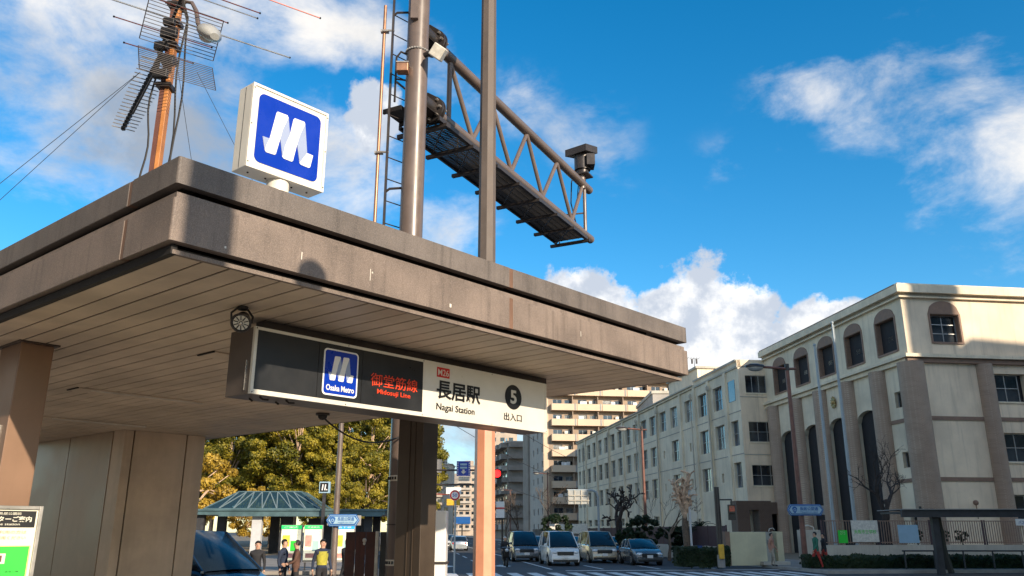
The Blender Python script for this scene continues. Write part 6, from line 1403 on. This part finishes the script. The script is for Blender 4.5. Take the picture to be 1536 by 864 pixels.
# ------------------------------------------------------------------ vehicles
def car(name, loc, rz, body, label, prof, W, wheels, cat, glassz, group=None, grille=True):
    """side profile (x along the length, front at +x; z), lofted across the width with tumblehome"""
    t = thing(name, (0, 0, 0), label, cat, group); n = len(prof['top']); sec = []
    xs = [p[0] for p in prof['top']]
    ys = [-1, -.97, -.86, -.5, 0, .5, .86, .97, 1]
    vs = []
    belt = prof['belt']; 
    for (x, z) in prof['top']:
        nose = prof['nose']; f = 1.0 - .10 * max(0, (abs(x) - nose)) / max(.01, (prof['half'] - nose))
        for k, s in enumerate(ys):
            tum = 1.0 if z <= belt else 1.0 - .17 * min(1, (z - belt) / .5)
            zz = z - (.05 * s * s if abs(s) < .9 else .05 + (.06 if abs(s) > .96 else 0)); vs.append((x, s * W / 2 * f * (tum if abs(s) <= .86 else 1.0 - (1 - tum) * .86), zz))
    # body shell below belt: lower loft
    mb = MB(); m = len(ys); zb = prof['sill']
    low = [(x, min(z, belt + .02)) for x, z in prof['top']]
    v1 = []
    for x, z in low:
        nose = prof['nose']; f = 1.0 - .12 * max(0, (abs(x) - nose)) / max(.01, (prof['half'] - nose)); f2 = f * .985
        for s, zz in ((-.94 * f, zb), (-1 * f, zb + .12), (-1.0 * f, (zb + z) / 2), (-.985 * f2, z - .05), (-.93 * f2, z), (0, z + .02), (.93 * f2, z), (.985 * f2, z - .05), (1.0 * f, (zb + z) / 2), (1 * f, zb + .12), (.94 * f, zb)): v1.append((x, s * W / 2, zz))
    q = 11; fs = [(i * q + j, i * q + j + 1, (i + 1) * q + j + 1, (i + 1) * q + j) for i in range(n - 1) for j in range(q - 1)] + [(i * q + q - 1, i * q, (i + 1) * q, (i + 1) * q + q - 1) for i in range(n - 1)] + [tuple(range(q)), tuple(range(n * q - 1, (n - 1) * q - 1, -1))]
    mb.add(v1, fs); mb.build('body', body, t, smooth=True)
    # cabin
    cab = prof['cabin']; gb = MB(); rb = MB(); k = len(cab); cv = []
    for x, z in cab:
        h = max(0, z - belt); w = W / 2 * (.93 - .17 * min(1, h / .55)); cv.append((x, w, z))
    vs = []
    for x, w, z in cab and [(x, w, z) for x, w, z in cv]: vs += [(x, -W / 2 * .92, belt - .02), (x, -w, z - .05), (x, -w * .86, z), (x, 0, z + .02), (x, w * .86, z), (x, w, z - .05), (x, W / 2 * .92, belt - .02)]
    fs = []; mi = []
    for i in range(k - 1):
        flat = abs(cab[i + 1][1] - cab[i][1]) < .35 * abs(cab[i + 1][0] - cab[i][0]) and cab[i][1] > belt + .25
        for j in range(6):
            fs.append((i * 7 + j, i * 7 + j + 1, (i + 1) * 7 + j + 1, (i + 1) * 7 + j)); mi.append(1 if (flat and 1 <= j <= 4) else 0)
    b = len(gb.v); gb.v += [Vector(p) for p in vs]; gb.f += fs; gb.m += mi
    gb.build('cabin_glass', ['car_glass', body], t, smooth=True)
    for s in (-1, 1):     # pillars and roof rail of each side
        mb = MB()
        for x, w, z in cv: mb.tube([(x, s * W / 2 * .925, belt - .02), (x, s * w * 1.004, z - .04)], .035, 5)
        for i in range(k - 1): mb.tube([(cv[i][0], s * cv[i][1] * .99, cv[i][2] - .03), (cv[i + 1][0], s * cv[i + 1][1] * .99, cv[i + 1][2] - .03)], .035, 5)
        mb.build('side_pillars', body, t, smooth=True)
    for wx in wheels:
        for s in (-1, 1):
            y0, y1 = s * (W / 2 - .20), s * (W / 2 + .01); mb = MB(); mb.cyl((wx, y0, .32), (wx, y1, .32), .32, n=24); w_ = mb.build('wheel', 'tyre', t, smooth=True)
            mb = MB(); mb.cyl((wx, y1, .32), (wx, y1 + s * .012, .32), .20, n=16); mb.build('rim', 'rim', w_)
            mb = MB(); mb.cyl((wx, y1 - s * .05, .36), (wx, y1 - s * .004, .36), .375, n=24); mb.build('wheel_arch', 'black', t)
    fx, bx_ = prof['half'], -prof['half']; hz = prof['head']
    for s in (-1, 1):
        mb = MB(); mb.ball((fx - .10, s * (W / 2 - .30), hz), .17, seg=12, rings=6, sq=(.7, 1.15, .6)); mb.build('headlight', 'headlight', t, smooth=True)
        mb = MB(); mb.ball((bx_ + .08, s * (W / 2 - .24), hz + .08), .15, seg=12, rings=6, sq=(.6, 1, .9)); mb.build('tail_light', 'taillight', t, smooth=True)
        mb = MB(); mb.ball((prof['mir'], s * (W / 2 + .08), belt + .08), .10, seg=8, rings=6, sq=(.7, 1, .8)); mb.build('mirror', body, t, smooth=True)
    mb = MB(); mb.box((fx - .06, -W * .26, hz - .16), (fx + .015, W * .26, hz + .04)); mb.build('grille', 'black', t, bevel=.02)
    mb = MB(); mb.box((fx - .04, -W * .40, .22), (fx + .02, W * .40, .36)); mb.build('lower_intake', 'black', t, bevel=.03)
    mb = MB(); mb.box((fx + .01, -.17, .42), (fx + .035, .17, .58)); mb.build('number_plate', 'logo_white', t)
    t.location = loc; t.rotation_euler = (0, 0, rz); ORG[t.name] = (Vector(loc), rz)
    return t
SEDAN = dict(top=[(-2.25, .62), (-2.2, .86), (-1.7, .98), (-.9, .98), (.6, .96), (1.3, .90), (1.9, .80), (2.15, .66), (2.25, .48)], cabin=[(-1.75, .97), (-1.1, 1.36), (-.4, 1.45), (.25, 1.42), (1.15, .95)], belt=.95, sill=.22, nose=1.5, half=2.25, head=.62, mir=.75)
HATCH = dict(top=[(-1.95, .5), (-1.93, .9), (-1.5, 1.02), (-.5, 1.0), (.6, .99), (1.2, .94), (1.7, .82), (1.92, .64), (1.95, .45)], cabin=[(-1.92, .99), (-1.65, 1.42), (-.9, 1.54), (.15, 1.51), (1.15, .98)], belt=.98, sill=.22, nose=1.3, half=1.95, head=.64, mir=.72)
VAN = dict(top=[(-2.35, .5), (-2.33, 1.0), (-1.9, 1.1), (0, 1.1), (1.2, 1.1), (1.7, 1.02), (2.15, .86), (2.33, .66), (2.35, .42)], cabin=[(-2.33, 1.08), (-2.15, 1.78), (-1.4, 1.90), (.75, 1.86), (1.85, 1.03)], belt=1.06, sill=.22, nose=1.8, half=2.35, head=.74, mir=1.35)
def vehicles():
    white = paint('white_car_paint', (.72, .72, .70), 0); silver = paint('silver_car_paint', (.42, .43, .44), .6); blue = paint('steel_blue_car_paint', (.055, .10, .17), .4); navy = paint('navy_car_paint', (.02, .035, .06), .4); grey = paint('grey_car_paint', (.16, .165, .17), .5); tan = paint('beige_car_paint', (.45, .38, .28), .3)
    toward = math.atan2(-R_[1], -R_[0])
    car('passing_minivan', (-7.85, 20.4, 0), D2R(-30), navy, 'dark navy minivan passing at the far left beyond the panelled wall', VAN, 1.82, (-1.45, 1.45), 'van', .9)
    g = 'cars waiting at the red light'
    car('waiting_sedan', (7.6, 51.5, 0), toward, grey, 'dark grey sedan first in the lane next to the kerb', SEDAN, 1.76, (-1.4, 1.35), 'car', .9, g)
    car('waiting_van', (2.75, 51.0, 0), toward, white, 'white minivan at the head of the queue', VAN, 1.8, (-1.45, 1.45), 'van', 1.0, g)
    car('waiting_van', (5.45, 55.5, 0), toward, tan, 'beige minivan behind and between the white minivan and grey sedan', VAN, 1.78, (-1.45, 1.45), 'van', 1.0, g)
    car('waiting_hatchback', (7.2, 59.5, 0), toward, blue, 'steel-blue hatchback behind the dark grey sedan', HATCH, 1.7, (-1.25, 1.2), 'car', .9, g)
    car('waiting_hatchback', (4.5, 63.0, 0), toward, blue, 'steel-blue hatchback just visible behind the white minivan', HATCH, 1.7, (-1.25, 1.2), 'car', .9, g)
    car('waiting_van', (.7, 58.0, 0), toward, grey, 'dark grey minivan behind the white minivan, nearest the salmon pole', VAN, 1.78, (-1.45, 1.45), 'van', 1.0, g)
    car('waiting_hatchback', (2.3, 68.0, 0), toward, white, 'white hatchback far back in the queue', HATCH, 1.7, (-1.25, 1.2), 'car', .9, g)
    car('driving_car', (-7.0, 97, 0), toward, white, 'white hatchback far up the avenue left of the salmon pole', HATCH, 1.7, (-1.25, 1.2), 'car', .9)
    car('driving_sedan', (-5.6, 90, 0), toward + math.pi, silver, 'silver sedan driving away just left of the salmon pole', SEDAN, 1.76, (-1.4, 1.35), 'car', .9)
    # motor scooter beside the salmon pole
    x, y = -.35, 48.2; t = thing('motor_scooter', (x, y, 0), 'dark motor scooter waiting just right of the salmon pole', 'scooter')
    d = Vector((R_[0], R_[1], 0)) * -1; s = d.cross(Vector((0, 0, 1))); o = Vector((x, y, 0)); Z = Vector((0, 0, 1))
    for k in (-.62, .62): mb = MB(); c = o + d * k + Z * .24; mb.cyl(c - s * .05, c + s * .05, .24, n=18); w_ = mb.build('wheel', 'tyre', t, smooth=True); mb = MB(); mb.cyl(c - s * .055, c + s * .055, .12, n=12); mb.build('rim', 'rim', w_)
    mb = MB(); mb.prism([o + d * a + Z * b - s * .14 for a, b in ((-.75, .55), (-.7, .3), (-.2, .28), (.25, .26), (.4, .55), (.5, .98), (.42, 1.0), (.28, .45), (.1, .36), (-.05, .72), (-.7, .76))], s * .28); mb.build('body', 'black', t, bevel=.03)
    mb = MB(); mb.tube([o + d * -.75 + Z * .78, o + d * -.1 + Z * .78], .13, 8); mb.build('seat', 'black', t, smooth=True)
    mb = MB(); mb.tube([o + d * .46 + Z * 1.02 - s * .32, o + d * .5 + Z * 1.04, o + d * .46 + Z * 1.02 + s * .32], .025, 6); mb.build('handlebar', 'rim', t); mb = MB(); mb.ball(o + d * .56 + Z * .88, .10, seg=10); mb.build('headlight', 'headlight', t, smooth=True)
    return o, d, s
SC = vehicles()

# ------------------------------------------------------------------ people
def person(x, y, h, face, label, top, legs, hair='hair', z0=.0, hat=None, stride=.12, arms='down', sit=False, vest=None):
    """one continuous skinned figure with head, neck, five-fingered hands; face = heading angle (radians, 0 = +Y, clockwise)"""
    k = h / 1.7; f = Vector((math.sin(face), math.cos(face), 0)); r = Vector((f.y, -f.x, 0)); Z = Vector((0, 0, 1)); o = Vector((x, y, z0))
    Q = lambda a, b, c: o + (r * a + f * b + Z * c) * k
    V = []; E = []; R = []
    def add(p, rad, prev=None): V.append(p); R.append(rad * k); i = len(V) - 1; E.append((prev, i)) if prev is not None else None; return i
    drop = -.42 if sit else 0
    pel = add(Q(0, 0, .93 + drop), .135); wa = add(Q(0, 0, 1.06 + drop), .125, pel); ch = add(Q(0, .0, 1.25 + drop), .15, wa); sh = add(Q(0, -.01, 1.38 + drop), .12, ch); nk = add(Q(0, 0, 1.46 + drop), .055, sh); hd0 = add(Q(0, .015, 1.54 + drop), .085, nk); hd = add(Q(0, .02, 1.62 + drop), .088, hd0); add(Q(0, .01, 1.665 + drop), .05, hd)
    hands = []
    for s in (-1, 1):
        sw = stride * s
        if sit: hp = add(Q(.10 * s, .02, .90 + drop), .10, pel); kn = add(Q(.14 * s, .44, .52), .07, hp); an = add(Q(.14 * s, .40, .12), .045, kn)
        else: hp = add(Q(.09 * s, 0, .86), .105, pel); kn = add(Q(.10 * s, sw * .6 + .03, .48), .068, hp); an = add(Q(.10 * s, sw, .09), .042, kn)
        he = add(Q(.10 * s, (sw if not sit else .40) + .05, .05), .045, an); add(Q(.11 * s, (sw if not sit else .40) + .16, .035), .035, he)
        s0 = add(Q(.17 * s, -.01, 1.375 + drop), .075, sh)
        if arms == 'down': el = add(Q(.235 * s, -.04 - sw * .4, 1.10 + drop), .048, s0); wr = add(Q(.245 * s, .05 - sw, .86 + drop), .032, el); hnd = Q(.245 * s, .07 - sw, .80 + drop); dr = (Q(0, .02, -.1) - Q(0, 0, 0))
        elif arms == 'phone' and s == 1: el = add(Q(.23 * s, .02, 1.10), .048, s0); wr = add(Q(.12 * s, .22, 1.22), .032, el); hnd = Q(.10 * s, .25, 1.27); dr = (Q(-.02, .03, .06) - Q(0, 0, 0))
        else: el = add(Q(.24 * s, .05, 1.12 + drop), .048, s0); wr = add(Q(.2 * s, .26, 1.02 + drop), .032, el); hnd = Q(.2 * s, .31, 1.02 + drop); dr = (Q(0, .1, 0) - Q(0, 0, 0))
        pm = add(hnd, .036, wr); hands.append((hnd, dr.normalized(), s))
    me = bpy.data.meshes.new('person_body'); me.from_pydata([v - o for v in V], E, []); ob = bpy.data.objects.new('tmp', me); COL.objects.link(ob)
    sk = ob.modifiers.new('s', 'SKIN'); sk.use_smooth_shade = True
    for i, v in enumerate(me.skin_vertices[0].data): v.radius = (R[i], R[i]); v.use_root = (i == 0)
    su = ob.modifiers.new('u', 'SUBSURF'); su.levels = 2; su.render_levels = 2
    bpy.context.view_layer.update(); m2 = bpy.data.meshes.new_from_object(ob.evaluated_get(bpy.context.evaluated_depsgraph_get())); bpy.data.objects.remove(ob)
    t = thing('person', o, label, 'person')
    # fingers joined to the same mesh
    mb = MB(); mb.v = [v.co.copy() + o for v in m2.vertices]; mb.f = [tuple(p.vertices) for p in m2.polygons]; nb = len(mb.f); mb.m = [0] * nb
    for hnd, dr, s in hands:
        side = dr.cross(r).normalized() if abs(dr.dot(r)) < .9 else f
        for j, L in enumerate((.070, .080, .075, .058)):
            b = hnd + side * (.026 - .0175 * j) * k; mb.tube([b + dr * .02 * k, b + dr * (.03 + L * .45) * k - r * s * .006, b + dr * (.03 + L) * k - r * s * .022 * k], .0085 * k, 5, r2=.0065 * k)
        mb.tube([hnd + side * .028 * k, hnd + side * .055 * k + dr * .03 * k, hnd + side * .058 * k + dr * .062 * k], .010 * k, 5, r2=.008 * k)
    fc = Q(0, .10, 1.60 + drop); mb.ball(Q(0, .106, 1.605 + drop), .016 * k, seg=6, rings=4)
    for s in (-1, 1): mb.ball(Q(.088 * s, .01, 1.605 + drop), .022 * k, seg=6, rings=4, sq=(.5, 1, 1.3))
    mb.m += [0] * (len(mb.f) - len(mb.m))
    zz = lambda c: o.z + c * k
    for i, fce in enumerate(mb.f):
        c = sum((mb.v[j] for j in fce), Vector()) / len(fce); lat = abs((c - o).dot(r)) / k; fw = (c - o).dot(f) / k; hgt = (c.z - o.z) / k - drop
        hand = min((c - hh[0]).length for hh in hands) < .075 * k or i >= nb
        if hgt > 1.475 or hand: mb.m[i] = 0
        elif hgt > .92 or (lat > .16 and hgt > .80): mb.m[i] = 1
        elif (c.z - o.z) / k < .085: mb.m[i] = 3
        else: mb.m[i] = 2
    mb.build('body', ['skin', top, legs, 'black'], t, smooth=True)
    mb = MB(); c = Q(0, -.005, 1.635 + drop); mb.ball(c, .105 * k, seg=14, rings=9, sq=(.93, 1.0, .95)); keep = []
    for fi in mb.f:
        cc = sum((mb.v[j] for j in fi), Vector()) / len(fi) - c
        if not (cc.dot(f) > .035 * k and cc.z < .035 * k) and cc.z > -.085 * k: keep.append(fi)
    mb.f = keep; mb.m = [0] * len(keep); mb.build('helmet' if hat else 'hair', hat or hair, t, smooth=True)
    for s in (-1, 1): mb = MB(); mb.ball(Q(.033 * s, .092, 1.625 + drop), .011 * k, seg=6, rings=4); mb.build('eye', 'black', t)
    mb = MB(); mb.tube([Q(-.022, .098, 1.562 + drop), Q(0, .104, 1.56 + drop), Q(.022, .098, 1.562 + drop)], .006 * k, 4); mb.build('mouth', 'red', t)
    if vest:
        mb = MB()
        for a0, rad in ((0, .178),):
            pts = []; n = 18; zs = [1.0, 1.12, 1.26, 1.38]; rr = [.150, .158, .178, .165]
            vs = [Q(math.cos(2 * math.pi * j / n) * rr[i] * 1.0, math.sin(2 * math.pi * j / n) * rr[i] * .92, zs[i]) for i in range(4) for j in range(n)]
            mb.add(vs, [(i * n + j, i * n + (j + 1) % n, (i + 1) * n + (j + 1) % n, (i + 1) * n + j) for i in range(3) for j in range(n)])
        mb.build('vest', vest, t, smooth=True)
    return t
def people():
    dk = cloth('dark_coat', (.02, .02, .024)); gr = cloth('grey_coat', (.16, .15, .14)); nv = cloth('navy_jacket', (.02, .03, .06)); br = cloth('brown_coat', (.10, .05, .035)); jn = cloth('denim', (.04, .06, .10)); gn = cloth('green_jacket', (.03, .15, .10)); pk = cloth('pink_beige_coat', (.42, .22, .16)); rd = cloth('red_trousers', (.4, .04, .03)); yl = cloth('yellow_hi_vis', (.42, .38, .05)); bg = cloth('beige_coat', (.38, .34, .28))
    person(-7.3, 24.8, 1.58, 2.9, 'person in a dark coat standing farthest left before the poster cases', dk, jn)
    person(-6.7, 25.4, 1.62, 1.7, 'person in a navy jacket standing under the left green poster header', nv, dk, stride=.05)
    person(-6.2, 24.9, 1.60, 4.4, 'person in a brown coat between the two green poster cases', br, dk, arms='fwd')
    person(-5.6, 25.6, 1.58, 3.3, 'person in a beige coat before the right green poster case', bg, jn, arms='phone')
    person(-5.35, 24.4, 1.63, 2.6, 'person in a yellow hi-vis vest beside the slim brown pole', nv, dk, vest=yl)
    person(-4.75, 25.0, 1.66, 3.6, 'person in a dark jacket right of the yellow vest, by the rusty hoarding', dk, dk, stride=.2)
    person(14.75, 41.9, 1.68, 4.6, 'person in a green jacket and red trousers walking under the nearest street lamp', gn, rd, z0=.15, stride=.22)
    person(15.25, 42.2, 1.62, 4.7, 'person in a dark top walking just right of the green jacket', dk, rd, z0=.15, stride=.2)
    person(13.55, 45.0, 1.62, 2.2, 'person in a pinkish coat standing before the gate pier', pk, bg, z0=.15)
    o, d, s = SC; p = o - d * .38
    person(p.x, p.y, 1.68, math.atan2(d.x, d.y), 'rider in black with a white helmet sitting on the motor scooter', dk, dk, hat='logo_white', arms='fwd', sit=True, z0=.30)
people()
